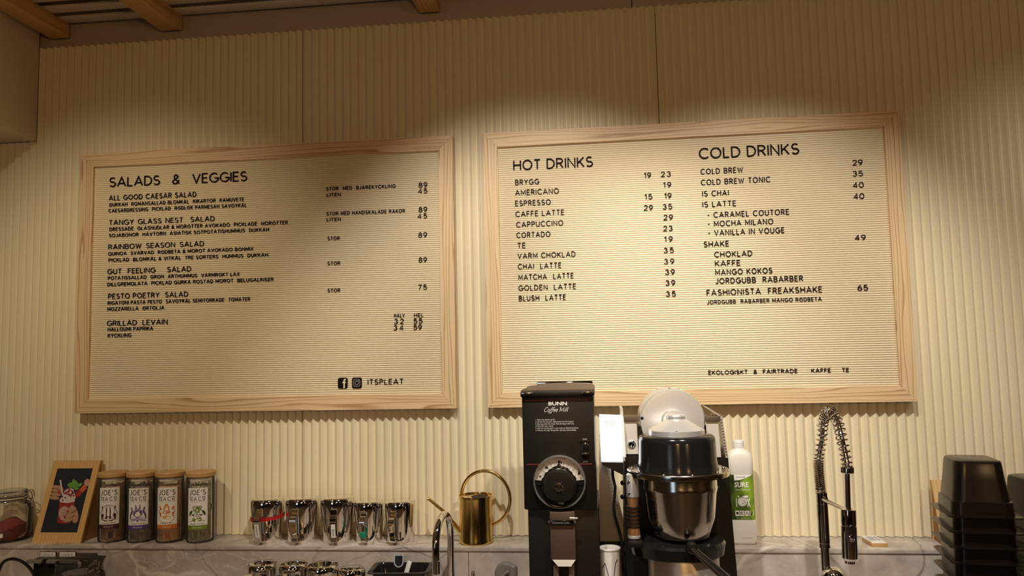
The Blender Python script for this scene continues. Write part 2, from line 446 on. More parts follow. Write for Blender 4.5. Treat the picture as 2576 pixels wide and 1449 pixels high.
def cyl_map(r, c=(0, 0, 0)):
    return lambda u, v, d: (c[0] + (r + d) * math.sin(u / r), c[1] - (r + d) * math.cos(u / r), c[2] + v)

# ------------------------------------------------------------------ stroke letters
def arc(cx, cy, rx, ry, a0, a1, n=9): return [(cx + rx * math.cos(R_(a0 + (a1 - a0) * i / n)), cy + ry * math.sin(R_(a0 + (a1 - a0) * i / n))) for i in range(n + 1)]
def ell(cx, cy, rx, ry, n=18): return ['c'] + arc(cx, cy, rx, ry, 0, 360 - 360 / n, n - 1)
GLYPH = {
 'A': (.72, [[(0, 0), (.36, 1), (.72, 0)], [(.13, .32), (.59, .32)]]),
 'B': (.54, [[(0, 0), (0, 1), (.28, 1)] + arc(.28, .76, .22, .24, 90, -90, 7) + [(0, .52)], [(.28, .52)] + arc(.30, .26, .24, .26, 90, -90, 7) + [(0, 0)]]),
 'C': (.68, [arc(.40, .5, .40, .5, 45, 315, 14)]),
 'D': (.62, [[(0, 0), (0, 1), (.2, 1)] + arc(.2, .5, .42, .5, 90, -90, 10) + [(0, 0)]]),
 'E': (.46, [[(.46, 1), (0, 1), (0, 0), (.46, 0)], [(0, .52), (.41, .52)]]),
 'F': (.44, [[(.44, 1), (0, 1), (0, 0)], [(0, .50), (.38, .50)]]),
 'G': (.74, [arc(.40, .5, .40, .5, 48, 352, 15) + [(.74, .46), (.44, .46)]]),
 'H': (.60, [[(0, 0), (0, 1)], [(.6, 0), (.6, 1)], [(0, .52), (.6, .52)]]),
 'I': (0, [[(0, 0), (0, 1)]]),
 'J': (.36, [[(.36, 1)] + arc(.17, .22, .19, .22, 0, -160, 8)]),
 'K': (.56, [[(0, 0), (0, 1)], [(.54, 1), (0, .38)], [(.19, .58), (.56, 0)]]),
 'L': (.42, [[(0, 1), (0, 0), (.42, 0)]]),
 'M': (.74, [[(0, 0), (0, 1), (.37, .22), (.74, 1), (.74, 0)]]),
 'N': (.60, [[(0, 0), (0, 1), (.6, 0), (.6, 1)]]),
 'O': (.78, [ell(.39, .5, .39, .5)]),
 'P': (.50, [[(0, 0), (0, 1), (.26, 1)] + arc(.26, .74, .25, .26, 90, -90, 7) + [(0, .48)]]),
 'Q': (.78, [ell(.39, .5, .39, .5), [(.48, .24), (.76, -.02)]]),
 'R': (.54, [[(0, 0), (0, 1), (.26, 1)] + arc(.26, .75, .25, .25, 90, -90, 7) + [(0, .5)], [(.26, .5), (.54, 0)]]),
 'S': (.52, [arc(.26, .745, .23, .255, 38, 262, 9) + arc(.26, .26, .26, .26, 82, -148, 9)]),
 'T': (.52, [[(0, 1), (.52, 1)], [(.26, 1), (.26, 0)]]),
 'U': (.58, [[(0, 1)] + arc(.29, .3, .29, .3, 180, 360, 9) + [(.58, 1)]]),
 'V': (.66, [[(0, 1), (.33, 0), (.66, 1)]]),
 'W': (.92, [[(0, 1), (.23, 0), (.46, .85), (.69, 0), (.92, 1)]]),
 'X': (.60, [[(0, 0), (.6, 1)], [(0, 1), (.6, 0)]]),
 'Y': (.60, [[(0, 1), (.3, .46), (.6, 1)], [(.3, .46), (.3, 0)]]),
 'Z': (.54, [[(0, 1), (.54, 1), (0, 0), (.54, 0)]]),
 '&': (.60, [[(.60, .0), (.16, .62)] + arc(.29, .80, .16, .20, 200, -20, 8) + [(.36, .62), (.10, .42)] + arc(.22, .22, .22, .22, 125, 330, 8) + [(.58, .42)]]),
 '-': (.30, [[(0, .46), (.3, .46)]]),
 "'": (.12, [[(0, .74), (.12, 1.04)]]),
 '.': (.04, [[(0, 0), (0, .08)]]),
 '1': (.24, [[(0, .80), (.22, 1), (.22, 0)]]),
 '2': (.52, [arc(.26, .73, .25, .27, 170, -35, 8) + [(0, 0), (.52, 0)]]),
 '3': (.52, [arc(.25, .76, .22, .24, 160, -90, 8), arc(.25, .26, .27, .26, 90, -160, 9)]),
 '4': (.56, [[(.42, 0), (.42, 1), (0, .26), (.56, .26)]]),
 '5': (.52, [[(.46, 1), (.08, 1), (.04, .55)] + arc(.25, .32, .27, .32, 118, -152, 10)]),
 '6': (.54, [ell(.27, .30, .27, .30), [(.02, .36), (.06, .62), (.20, .88), (.44, 1)]]),
 '7': (.50, [[(0, 1), (.5, 1), (.14, 0)]]),
 '8': (.54, [ell(.27, .76, .22, .24), ell(.27, .26, .27, .26)]),
 '9': (.54, [ell(.27, .70, .27, .30), [(.52, .64), (.48, .38), (.34, .12), (.10, 0)]]),
 '0': (.60, [ell(.30, .5, .30, .5)]),
}
def squash(st): return [st[0]] + [(x, y * .84) for x, y in st[1:]] if st[0] == 'c' else [(x, y * .84) for x, y in st]
for a_, b_ in (('A', 'Ä'), ('O', 'Ö')):
    w_ = GLYPH[a_][0]; GLYPH[b_] = (w_, [squash(q) for q in GLYPH[a_][1]] + [[(w_ / 2 - .17, 1.0), (w_ / 2 - .17, 1.1)], [(w_ / 2 + .17, 1.0), (w_ / 2 + .17, 1.1)]])
GLYPH['Å'] = (.72, [squash(q) for q in GLYPH['A'][1]] + [ell(.36, 1.0, .12, .10, 10)])

# ================================================================== the setting
ZL = 1.1053; ZT = 2.6356; ZC = .965; LD = .125          # ledge top, wall panel top, counter top, ledge depth
PER = .02456; PD = .012; SEAMS = (-.5816 - 44 * PER, -.5816, -.5816 + 44 * PER, -.5816 + 88 * PER)
def pleated_wall():
    b = MB(); prof = []
    x = SEAMS[0] - 22 * PER; i = 0
    while x < 2.35:
        if any(abs(x - q) < 1e-3 for q in SEAMS):
            prof += [(x - .0012, PD - .001), (x - .0012, .035), (x + .0012, .035), (x + .0012, PD - .001)]
        else: prof += [(x - .0006, PD), (x + .0006, PD)]
        prof += [(x + PER / 2 - .0006, 0), (x + PER / 2 + .0006, 0)]
        x += PER
    prof.append((x, PD)); n = len(prof)
    z0, z1 = ZL + .001, ZT
    vs = [(p[0], p[1], z0) for p in prof] + [(p[0], p[1], z1) for p in prof] + [(p[0], .05, z1) for p in prof]
    fs = [(j, j + 1, n + j + 1, n + j) for j in range(n - 1)] + [(n + j, n + j + 1, 2 * n + j + 1, 2 * n + j) for j in range(n - 1)]
    b.add(vs, fs); return struct(b.build('wall_back', 'cream_paint', smooth=False))
pleated_wall()
def sbox(name, lo, hi, m, bev=0):
    b = MB(); b.box([(p + q) / 2 for p, q in zip(lo, hi)], [q - p for p, q in zip(lo, hi)], 0, bev=bev)
    return struct(b.build(name, m))
# smooth band above the pleats, in panels with a fine joint
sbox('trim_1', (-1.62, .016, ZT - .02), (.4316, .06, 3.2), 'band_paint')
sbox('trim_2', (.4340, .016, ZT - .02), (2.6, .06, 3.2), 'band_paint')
# boxed-in duct that comes out of the wall on the jar side
sbox('wall_left', (-2.6, -6.5, 2.3275), (-1.4514, .0, 3.2), 'soffit_paint_lit', bev=.010)
# floor, far walls and upper ceiling of the room
sbox('floor', (-4, -6.5, -.05), (4, .3, 0), 'grey_plastic')
sbox('ceiling', (-2.6, -6.5, 3.2), (4, .3, 3.25), 'black_metal')
sbox('wall_front', (-4, -6.6, 0), (4, -6.5, 3.2), 'black_plastic')
for xa, xb, za, zb in ((-3.30, -3.24, .72, 2.38), (-1.96, -1.90, .72, 2.38), (-3.30, -1.90, .72, .78), (-3.30, -1.90, 2.32, 2.38)):
    sbox('window_1', (xa, -6.5, za), (xb, -6.40, zb), 'slat_white')
sbox('wall_right', (3.9, -6.5, 0), (4, .3, 3.2), 'brown_plate')
# beams that run out from the wall and slats that lie across them
for xr, wd in ((-1.3536, .062), (-.9714, .070), (-.1430, .066), (.62, .066), (1.40, .066)):
    b = MB(); b.box((xr - wd / 2, -1.32, 2.6855), (wd, 2.64, .046), 0, bev=.0015)
    struct(b.build('ceiling_beam', 'pine'))
for k in range(12):
    y1 = -.002 - k * .0735
    b = MB(); b.box((.3, y1 - .0205, 2.7125), (3.5, .041, .007), 0, bev=.0012)
    struct(b.build('ceiling_slat', 'slat_white'))

# stone ledge, splashback and worktop
b = MB(); b.box((0, (.012 - LD) / 2, ZL - .0055), (4.6, LD + .012, .011), 0, bev=.0012)
tag(b.build('stone_ledge', 'stone'), 'grey veined stone ledge running along the foot of the pleated wall', 'ledge')
for xa, xb in ((-2.3, -.0645), (-.0628, 2.3)):
    b = MB(); b.box(((xa + xb) / 2, -LD + .012, (ZC + ZL - .0122) / 2), (xb - xa, .016, ZL - .0122 - ZC), 0)
    struct(b.build('wall_splashback', 'stone'))
b = MB(); b.box((0, -LD + .031, (ZC + ZL - .02) / 2), (4.6, .02, ZL - .013 - ZC), 0); struct(b.build('wall_backing', 'black_metal'))
b = MB(); b.box((0, -.405, ZC - .015), (4.6, .61, .03), 0, bev=.002)
tag(b.build('stone_worktop', 'stone'), 'grey stone worktop under the machines, in front of the splashback', 'worktop')
t = thing('base_cabinet', (0, -.40, 0), 'dark cabinet that carries the stone worktop', 'cabinet')
b = MB(); b.box((0, -.39, .52), (4.6, .54, .83), 0); b.build('body', 'black_plastic', t)
b = MB(); b.box((0, -.36, .05), (4.6, .48, .10), 0); b.build('plinth', 'black_metal', t)

# ================================================================== letter boards
def letter_board(x, z, W, H, tilt, yaw, text, label, m=.0425):
    t = thing('letter_board', (x, -.030 - W / 2 * yaw, z), label, 'letter board', 'felt letter boards on the pleated wall')
    t.rotation_euler = (0, -tilt, yaw); T = .025
    for nm, pts, loc, ry in (('top', [(0, 0), (W, 0), (W - m, -m), (m, -m)], (0, 0, 0), 0), ('bot', [(0, 0), (W, 0), (W - m, m), (m, m)], (0, 0, -H), 0),
                             ('l', [(0, 0), (H, 0), (H - m, m), (m, m)], (0, 0, 0), 90), ('r', [(0, 0), (H, 0), (H - m, -m), (m, -m)], (W, 0, 0), 90)):
        b = MB(); pts = [(p[0] + (.0002 if p[0] < H / 2 else -.0002), p[1]) for p in pts]
        b.prism(pts, (0, 0, 0), (1, 0, 0), (0, 0, 1), (0, T, 0))
        b.build('frame_rail', 'ash', t, world=False, smooth=False, loc=loc, rot=(0, R_(ry), 0))
    b = MB(); p = .00622; x0, x1 = m - .004, W - m + .004; zt = -m + .003; n = int((H - 2 * m + .006) / p); vs = []; fs = []
    prof = []
    for i in range(n + 1):
        zz = zt - i * p
        prof += [(zz, .0135), (zz - .09 * p, .0098), (zz - .3 * p, .0084), (zz - .62 * p, .0084), (zz - .86 * p, .0098)]
    k = len(prof); vs = [(x0, q[1], q[0]) for q in prof] + [(x1, q[1], q[0]) for q in prof]
    b.add(vs, [(i, i + 1, k + i + 1, k + i) for i in range(k - 1)])
    b.box((W / 2, .019, -H / 2), (W - 2 * m + .006, .006, H - 2 * m + .006))
    b.build('felt_panel', 'felt', t, world=False, ang=50)
    mp = plane_map((0, .0086, 0), (1, 0, 0), (0, 0, 1), (0, -1, 0))
    for ln in text.split('\n'):
        s, xa, xb, zb, h = ln.split('|'); xa, xb, zb, h = [float(q) / 1000 for q in (xa, xb, zb, h)]
        b = MB(); b.rtext(mp, s, xa, zb, h, xb - xa, sw=.125 if h > .02 else (.135 if h > .014 else .15), th=.0024, gmax=.12 if h > .02 else .17, wmax=1.3)
        b.build('lettering', 'letter_black', t, world=False, smooth=False)
    return t, mp
LBT = 'pale ash letter board headed SALADS & VEGGIES, above the jugs and tea jars'
RBT = 'pale ash letter board headed HOT DRINKS and COLD DRINKS, above the black grinder'
bl, mpl = letter_board(-1.2786, 2.2703, 1.1711, .7996, -.00122, .00717, TEXT_SALADS, LBT)
br, mpr = letter_board(-.0163, 2.2697, 1.1664, .8, .00056, -.00666, TEXT_DRINKS, RBT)
def rrect(cx, cy, w, h, r, n=5): return sum([arc(cx + sx * (w / 2 - r), cy + sy * (h / 2 - r), r, r, a, a + 90, n) for sx, sy, a in ((1, 1, 0), (-1, 1, 90), (-1, -1, 180), (1, -1, 270))], [])
for cx, kind in ((.8342, 'f'), (.8767, 'c')):
    b = MB(); cy = -.7219
    b.prism(rrect(cx, cy, .0285, .0308, .005), (0, .0086, 0), (1, 0, 0), (0, 0, 1), (0, -.0035, 0), 0)
    if kind == 'f':
        b.ribbon(mpl, [(cx + .0095, cy + .0095), (cx + .0065, cy + .0100), (cx + .0045, cy + .0075), (cx + .0045, cy - .0150)], .0042, .0037, 1)
        b.ribbon(mpl, [(cx - .0005, cy + .0015), (cx + .0095, cy + .0015)], .0036, .0038, 1)
    else:
        b.ribbon(mpl, ['c'][1:] + rrect(cx, cy, .0190, .0200, .005), .0013, .0037, 1, closed=True)
        b.ribbon(mpl, ell(cx, cy, .0052, .0056)[1:], .0016, .0037, 1, closed=True)
        b.disc(mpl, cx + .0058, cy + .0062, .0012, d=.0037, mi=1)
    b.build('lettering', ['letter_black', 'ink_grey' if kind == 'c' else 'felt'], bl, world=False, smooth=False)

# ================================================================== things on the ledge
# --- clip jar of red powder
P = atz(35, 1352, ZL); J = thing('clip_jar', (P.x, -.066, ZL), 'glass clip-top jar of dark red powder, beside the wooden picture stand', 'jar')
def L(root, b, name, m, **k): return b.build(name, m, root, world=False, **k)
b = MB(); b.lathe([(0, .003), (.052, .003), (.058, .008), (.063, .022), (.063, .088), (.059, .102), (.050, .110), (.049, .120), (.046, .120), (.047, .108), (.056, .100), (.060, .087), (.060, .024), (.055, .011), (.050, .007), (0, .007)], n=48); L(J, b, 'jar_body', 'clear_glass')
b = MB(); b.lathe([(0, .0075), (.054, .0085), (.0585, .02), (.0585, .031), (.050, .036), (.036, .045), (.022, .056), (.010, .060), (0, .061)], n=30)
for i, q in enumerate(b.v):
    r = math.hypot(q[0], q[1])
    if r > .008: b.v[i] = (q[0], q[1], q[2] + random.uniform(-.0025, .0025) + (.006 * math.sin(q[0] * 60) if q[2] > .03 else 0))
L(J, b, 'red_powder', 'spice_red')['kind'] = 'stuff'
b = MB(); b.lathe([(.0455, .1215), (.0505, .1215), (.0505, .1245), (.0455, .1245)], n=40, close=True); L(J, b, 'gasket', 'gasket')
b = MB(); b.lathe([(0, .127), (.040, .127), (.051, .126), (.052, .131), (.052, .139), (.047, .1435), (.0, .1445), (0, .141), (.045, .140), (.049, .137), (.049, .129), (0, .129)], n=48); L(J, b, 'lid', 'clear_glass')
b = MB(); b.tube([(.051 * math.cos(R_(a)), .051 * math.sin(R_(a)), .116) for a in range(0, 360, 12)], .0013, 6, closed=True)
b.tube([(.0535 * math.cos(R_(a)), .0535 * math.sin(R_(a)), .1335) for a in range(0, 360, 12)], .0013, 6, closed=True)
for s in (-1, 1):
    b.tube([(.051, s * .008, .116), (.060, s * .009, .112), (.066, s * .010, .121), (.064, s * .010, .134), (.058, s * .009, .142), (.052, s * .009, .139)], .0014, 6)
b.tube([(.066, -.010, .121), (.067, 0, .119), (.066, .010, .121)], .0014, 6); b.tube([(.051, -.008, .116), (.062, -.005, .098), (.063, 0, .092), (.062, .005, .098), (.051, .008, .116)], .0013, 6)
L(J, b, 'wire_clasp', 'chrome')
b = MB(); mp = cyl_map(.0634)
b.grid(lambda u, v: mp(-.012 + (u - .5) * .040, .018 + v * .012, .0003), 8, 1, 0); L(J, b, 'label', 'paper_white')
b = MB(); b.rtext(mp, 'MELLON', -.012, .0212, .0052, .026, sw=.17, d=.0006, center=True); L(J, b, 'lettering', 'ink')
J.rotation_euler.z = R_(22)

# --- wooden picture stand with the printed milkshake photo
def picture_stand(loc, rz, label, w=.151, h=.2245, lean=.0838, dep=.103):
    t = thing('picture_stand', loc, label, 'picture stand', rz=rz)
    ca, sa = math.cos(math.atan2(lean, h)), math.sin(math.atan2(lean, h)); Ln = math.hypot(lean, h)
    ex, ey, n = Vector((1, 0, 0)), Vector((0, sa, ca)), Vector((0, -ca, sa)); T = .006
    b = MB(); b.prism([(-w / 2, 0), (w / 2, 0), (w / 2, Ln), (-w / 2, Ln)], (0, 0, 0), ex, ey, -n * T); L(t, b, 'front_board', 'stand_wood', smooth=False)
    b = MB(); b.hull([(-w / 2, dep - T, 0), (w / 2, dep - T, 0), (w / 2, lean + T + .001, h - .002), (-w / 2, lean + T + .001, h - .002)], [(-w / 2, dep, 0), (w / 2, dep, 0), (w / 2, lean + 2 * T, h - .002), (-w / 2, lean + 2 * T, h - .002)]); L(t, b, 'back_board', 'stand_wood', smooth=False)
    e = w / 2 - .002
    for x in (-e, e - .003):
        b = MB(); b.prism([(.0075, 0), (dep - T - .0005, 0), (lean + .006, h - .012)], (x, 0, 0), (0, 1, 0), (0, 0, 1), (.003, 0, 0)); L(t, b, 'side_panel', 'stand_edge', smooth=False)
    return t, plane_map((0, 0, 0), ex, ey, n), Ln, w
A0, A1 = atz(80, 1366, ZL), atz(201, 1367, ZL)
PS, mp0, Ln, PW = picture_stand(((A0.x + A1.x) / 2, A0.y, ZL), 0, 'wooden A-frame stand holding a dark photo of a red milkshake, by the clip jar')
u0, u1, v0, v1 = -PW / 2 + .0185, PW / 2 - .0185, .030, Ln - .0245
b = MB(); b.poly(mp0, [(u0, v0), (u1, v0), (u1, v1), (u0, v1)], .0004, 0); L(PS, b, 'picture_print', [mat('print_navy', (.014, .015, .022), .5)], smooth=False)
PR = [mat('print_skin', (.44, .25, .155), .5), mat('print_skin_shade', (.17, .075, .04), .5), mat('print_red', (.30, .022, .025), .5), mat('print_cream', (.62, .52, .47), .5),
      mat('print_green', (.13, .30, .05), .5), mat('print_orange', (.58, .11, .035), .5), mat('print_peach', (.60, .27, .15), .5), mat('print_nail', (.38, .045, .035), .5), mat('print_dark', (.05, .012, .012), .5), mat('print_pink', (.5, .30, .25), .5)]
def pz(X, Y):
    t = (Y - 167) / 1028; l = 128 - 278 * t; r = 770 - 258 * t
    return u0 + (u1 - u0) * (X - l) / (r - l), v1 - (v1 - v0) * t
def mpz(X, Y, d):
    u, v = pz(X, Y); return mp0(min(max(u, u0), u1), v, d)
b = MB(); D = [.0006]
def blob(mi, cx, cy, rx, ry, rot=0): D[0] += .000012; b.disc(mpz, cx, cy, rx, ry, D[0], mi, rot, 20)
def pg(mi, pts): D[0] += .000012; b.poly(mpz, pts, D[0], mi)
for cy, x, ln in ((470, 105, 112), (530, 100, 100), (592, 88, 98), (648, 70, 92)): blob(1, x + 12, cy + 8, ln, 33, 5); blob(0, x + 14, cy, ln, 27, 5)
blob(1, 186, 512, 58, 34, 20); blob(0, 190, 503, 56, 30, 20); blob(5, 205, 548, 38, 26, -40); blob(7, 232, 505, 28, 18, 20); blob(7, 165, 560, 28, 18, 0)
pg(3, [(170, 360), (198, 355), (250, 615), (222, 622)])
for q in ((375, 430, 62, 30, -20), (425, 392, 26, 52, 10), (470, 415, 34, 55, -25), (540, 440, 48, 26, -35), (480, 500, 46, 22, -10), (440, 462, 50, 30, 0), (400, 470, 55, 18, -10)): blob(4, *q)
blob(6, 672, 402, 52, 62, 20); blob(9, 672, 402, 30, 40, 20)
pg(5, [(530, 520), (620, 430), (672, 490), (590, 572)])
blob(2, 525, 575, 50, 55); blob(8, 490, 620, 40, 48); blob(2, 500, 600, 34, 40)
pg(3, [(176, 690), (215, 640), (245, 590), (262, 545), (300, 510), (370, 492), (425, 505), (445, 560), (470, 640), (478, 680), (440, 720), (300, 735), (190, 720)])
for q in ((300, 560, 60, 14, -30), (350, 535, 16, 50, 10), (400, 540, 50, 12, 30), (330, 590, 60, 12, 8), (395, 600, 14, 50, 20)): blob(2, *q)
for q in ((425, 582), (285, 648), (240, 688), (430, 615), (466, 675), (358, 612), (230, 632), (415, 555)): blob(8, *q, 15, 13)
pg(2, [(184, 722), (300, 738), (462, 712), (425, 860), (372, 1050), (300, 1062), (152, 1050), (165, 900)])
blob(9, 285, 905, 112, 122, -20)
for k, (x, y) in enumerate(((285, 848), (265, 885), (275, 920), (240, 950))): pg(8, [(x - 40, y), (x + 38, y - 4), (x + 38, y), (x - 40, y + 4)])
blob(1, 448, 915, 82, 150, -18); blob(0, 445, 905, 76, 142, -18)
for q in ((395, 855, 105, 36, -22), (370, 930, 105, 38, -14), (340, 1000, 100, 36, -12)): blob(1, q[0] + 4, q[1] + 12, q[2], q[3] - 2, q[4]); blob(0, q[0], q[1], q[2], q[3] - 7, q[4])
for q in ((340, 868, 28, 20, 10), (288, 948, 24, 19, 20), (262, 1024, 24, 18, 20)): blob(7, *q)
L(PS, b, 'picture_motif', PR, smooth=False)

# --- four tea jars
JR = .0385; JH = .187
mat('tea_brown', (.40, .22, .13), .9); mat('tea_dark', (.25, .21, .20), .9); mat('tea_rooibos', (.68, .40, .19), .9); mat('tea_green', (.34, .32, .22), .9)
mat('tea_pale', (.55, .43, .28), .9)
for nm, c in (('maroon', (.075, .013, .022)), ('purple', (.10, .055, .22)), ('orange', (.62, .16, .02)), ('green', (.17, .25, .025)), ('darkgreen', (.035, .055, .012)), ('gold', (.72, .36, .06))): mat('print_' + nm + '_ink', c, .55)
def tea_leaves(m1, m2, seed, chunk):
    rr = random.Random(seed); b = MB(); b.lathe([(0, .006), (.031, .006), (.0325, .02), (.0325, .150), (.028, .158), (0, .160)], n=20, mi=0)
    for i in range(620):
        a = rr.uniform(0, 6.283); r = JR - .0035 - rr.uniform(0, .005); z = rr.uniform(.009, .158)
        c = Vector((r * math.cos(a), r * math.sin(a), z)); s = rr.uniform(.4, 1) * chunk
        R3 = Euler((rr.uniform(0, 6), rr.uniform(0, 6), rr.uniform(0, 6))).to_matrix()
        q = [c + R3 @ Vector(p) * s for p in ((-1, -.35, 0), (0, -.5, .3), (1, -.2, 0), (.9, .3, .1), (0, .5, -.25), (-1, .3, .1))]
        q = [Vector((p.x, p.y, max(.006, p.z))) * 1 for p in q]
        q = [Vector((p.x * min(1, (JR - .003) / max(1e-6, math.hypot(p.x, p.y))), p.y * min(1, (JR - .003) / max(1e-6, math.hypot(p.x, p.y))), p.z)) for p in q]
        b.add(q, [(0, 1, 4, 5), (1, 2, 3, 4)], 1 if rr.random() < .16 else (0 if rr.random() < .75 else 2))
    return b
def emblem(b, mp, k, w):
    def p(mi, pts, d=.0004): b.poly(mp, [(x * w, .086 + y * w) for x, y in pts], d, mi)
    def e(mi, x, y, rx, ry=None, rot=0, d=.0004): b.disc(mp, x * w, .086 + y * w, rx * w, (ry or rx) * w, d, mi, rot, 14)
    def l(mi, pts, t=.02, d=.00045): b.ribbon(mp, [(x * w, .086 + y * w) for x, y in pts], t * w, d, mi)
    mir = lambda f: [f(s) for s in (-1, 1)]
    if k == 0:
        p(1, [(-.13, -.22), (.13, -.22), (.12, .26), (-.12, .26)]); p(2, [(-.12, .05), (.12, .05), (.13, .10), (-.13, .10)])
        e(0, -.05, .20, .03, .02, d=.0005); e(0, .06, .20, .03, .02, d=.0005); p(0, [(-.07, -.02), (.07, -.02), (.07, .02), (-.07, .02)], .0005); p(2, [(-.13, -.24), (.13, -.24), (.11, -.17), (-.11, -.17)], .0005)
        l(1, arc(0, .25, .26, .17, 20, 160, 10)); l(1, arc(0, .25, .17, .09, 20, 160, 8), .015)
        for s in (-1, 1):
            l(1, [(s * .32, .36), (s * .28, .27), (s * .32, .16), (s * .36, .27), (s * .32, .36)], .035); p(2, [(s * .36, -.05), (s * .27, -.05), (s * .22, -.16), (s * .29, -.27), (s * .26, -.33), (s * .37, -.33), (s * .40, -.15)])
            l(1, [(s * .30, .14), (s * .27, -.05)], .018); l(1, [(s * .36, .14), (s * .44, -.02), (s * .42, -.1)], .03)
            l(1, [(s * .03, -.44)] + arc(s * .14, -.36, .12, .08, 240 if s > 0 else 300, 420 if s > 0 else 120, 8)); l(1, [(s * .02, -.38), (s * .1, -.42), (s * .25, -.39), (s * .4, -.35)], .03); e(1, s * .10, -.28, .07, .05)
    elif k == 1:
        p(1, [(-.11, .22), (.12, .22), (.14, .42), (-.13, .42)]); e(2, 0, .20, .17, .045); e(0, .0, .215, .11, .018, d=.0005); e(0, .07, .33, .015, .03, d=.0005)
        p(2, [(-.22, .12), (0, .14), (.22, .12), (.19, -.12), (0, -.28), (-.19, -.12)]); l(0, [(-.17, .08), (.13, -.12)], .02, .0005); e(0, .05, .05, .05, .03, d=.0005); e(0, -.08, -.08, .035, .03, d=.0005); e(0, .0, -.17, .035, d=.0005)
        for s in (-1, 1):
            p(2, [(s * .28, .2), (s * .36, .26), (s * .33, .1), (s * .42, -.1), (s * .44, -.32), (s * .38, -.32), (s * .36, -.18), (s * .28, -.02), (s * .25, .08)]); e(2, s * .33, .24, .05, .04)
            l(2, [(0, -.30), (s * .2, -.12), (s * .26, .04)], .03); l(2, [(s * .02, -.34), (s * .2, -.42), (s * .4, -.44)], .035); l(2, [(s * .05, -.3), (s * .24, -.36), (s * .42, -.34)], .03); l(2, [(s * .14, -.28), (s * .3, -.24)], .02)
        p(2, [(-.06, -.38), (.06, -.38), (0, -.52)])
    elif k == 2:
        p(3, [(-.13, .10), (.13, .10), (.12, .28), (.07, .42), (0, .48), (-.07, .42), (-.12, .28)]); l(1, [(-.14, .10), (-.13, .28), (-.07, .43), (0, .49), (.07, .43), (.13, .28), (.14, .10)], .025)
        e(1, 0, .03, .20, .09); e(0, 0, .05, .12, .03, d=.0005); e(1, 0, .05, .07, .02, d=.0006); p(3, [(-.22, -.22), (-.16, -.17), (-.05, -.15), (0, -.1), (.05, -.15), (.2, -.19), (.22, -.25), (.1, -.33), (-.1, -.33)])
        for s in (-1, 1):
            p(1, [(s * .30, .32), (s * .42, .36), (s * .38, .20), (s * .28, .18)]); p(1, [(s * .27, .02), (s * .40, .04), (s * .36, -.18), (s * .30, -.18)]); l(1, [(s * .22, .22), (s * .34, .16), (s * .42, .1), (s * .4, 0)], .035); l(1, [(s * .26, -.2), (s * .42, -.2)], .02)
        for a in range(195, 350, 17): e(1, .40 * math.cos(R_(a)), -.22 + .30 * math.sin(R_(a)), .028)
    else:
        for a in range(30, 151, 20): p(1, [(0.02 * math.sin(R_(a)), .12), (.17 * math.cos(R_(a)) - .04 * math.sin(R_(a)), .17 + .15 * math.sin(R_(a))), (.25 * math.cos(R_(a)), .14 + .27 * math.sin(R_(a))), (.17 * math.cos(R_(a)) + .04 * math.sin(R_(a)), .13 + .15 * math.sin(R_(a)))])
        e(1, 0, .12, .16, .10); e(0, 0, .13, .04, .06, d=.0005); p(0, [(-.11, .0), (.11, .0), (.1, -.15), (0, -.22), (-.1, -.15)], .0005); l(2, [(-.12, .01), (.12, .01), (.1, -.16), (0, -.23), (-.1, -.16), (-.12, .01)], .02, .0006); l(2, [(0, -.02), (0, -.18)], .03, .0006); l(2, [(-.05, -.07), (.05, -.07)], .03, .0006)
        p(1, [(-.26, -.44), (-.22, -.28), (-.16, -.22), (.16, -.22), (.22, -.28), (.26, -.44), (.09, -.44), (.07, -.36), (0, -.32), (-.07, -.36), (-.09, -.44)]); l(2, [(-.36, -.44), (-.10, -.44)], .03); l(2, [(.10, -.44), (.38, -.44)], .03)
        for s in (-1, 1):
            p(2, [(s * .24, .10), (s * .32, .12), (s * .42, .02), (s * .45, -.18), (s * .36, -.12), (s * .28, -.02)]); l(2, [(s * .17, .36), (s * .23, .30), (s * .18, .18), (s * .23, .08)], .03); l(2, [(s * .17, .36), (s * .12, .36)], .03); p(2, [(s * .15, -.06), (s * .3, -.1), (s * .26, -.14), (s * .15, -.16)])
TEAS = [(283, 1361, 'maroon', 'Chocca-Roo-Brew', ('tea_brown', 'tea_pale', 'tea_dark'), .009, 'tea jar with the maroon emblem, next to the wooden picture stand'),
        (355, 1362, 'purple', 'The Earl of Grey', ('tea_dark', 'tea_pale', 'tea_brown'), .010, 'tea jar with the purple top-hat emblem and black tea'),
        (427, 1361, 'orange', 'St Clement\'s Lemon', ('tea_rooibos', 'tea_pale', 'tea_brown'), .006, 'tea jar with the orange emblem and tawny tea'),
        (504, 1361, 'green', 'Queen of Green', ('tea_green', 'tea_pale', 'tea_dark'), .008, 'tea jar with the green leafy emblem, end of the tea row')]
jar_meshes = None
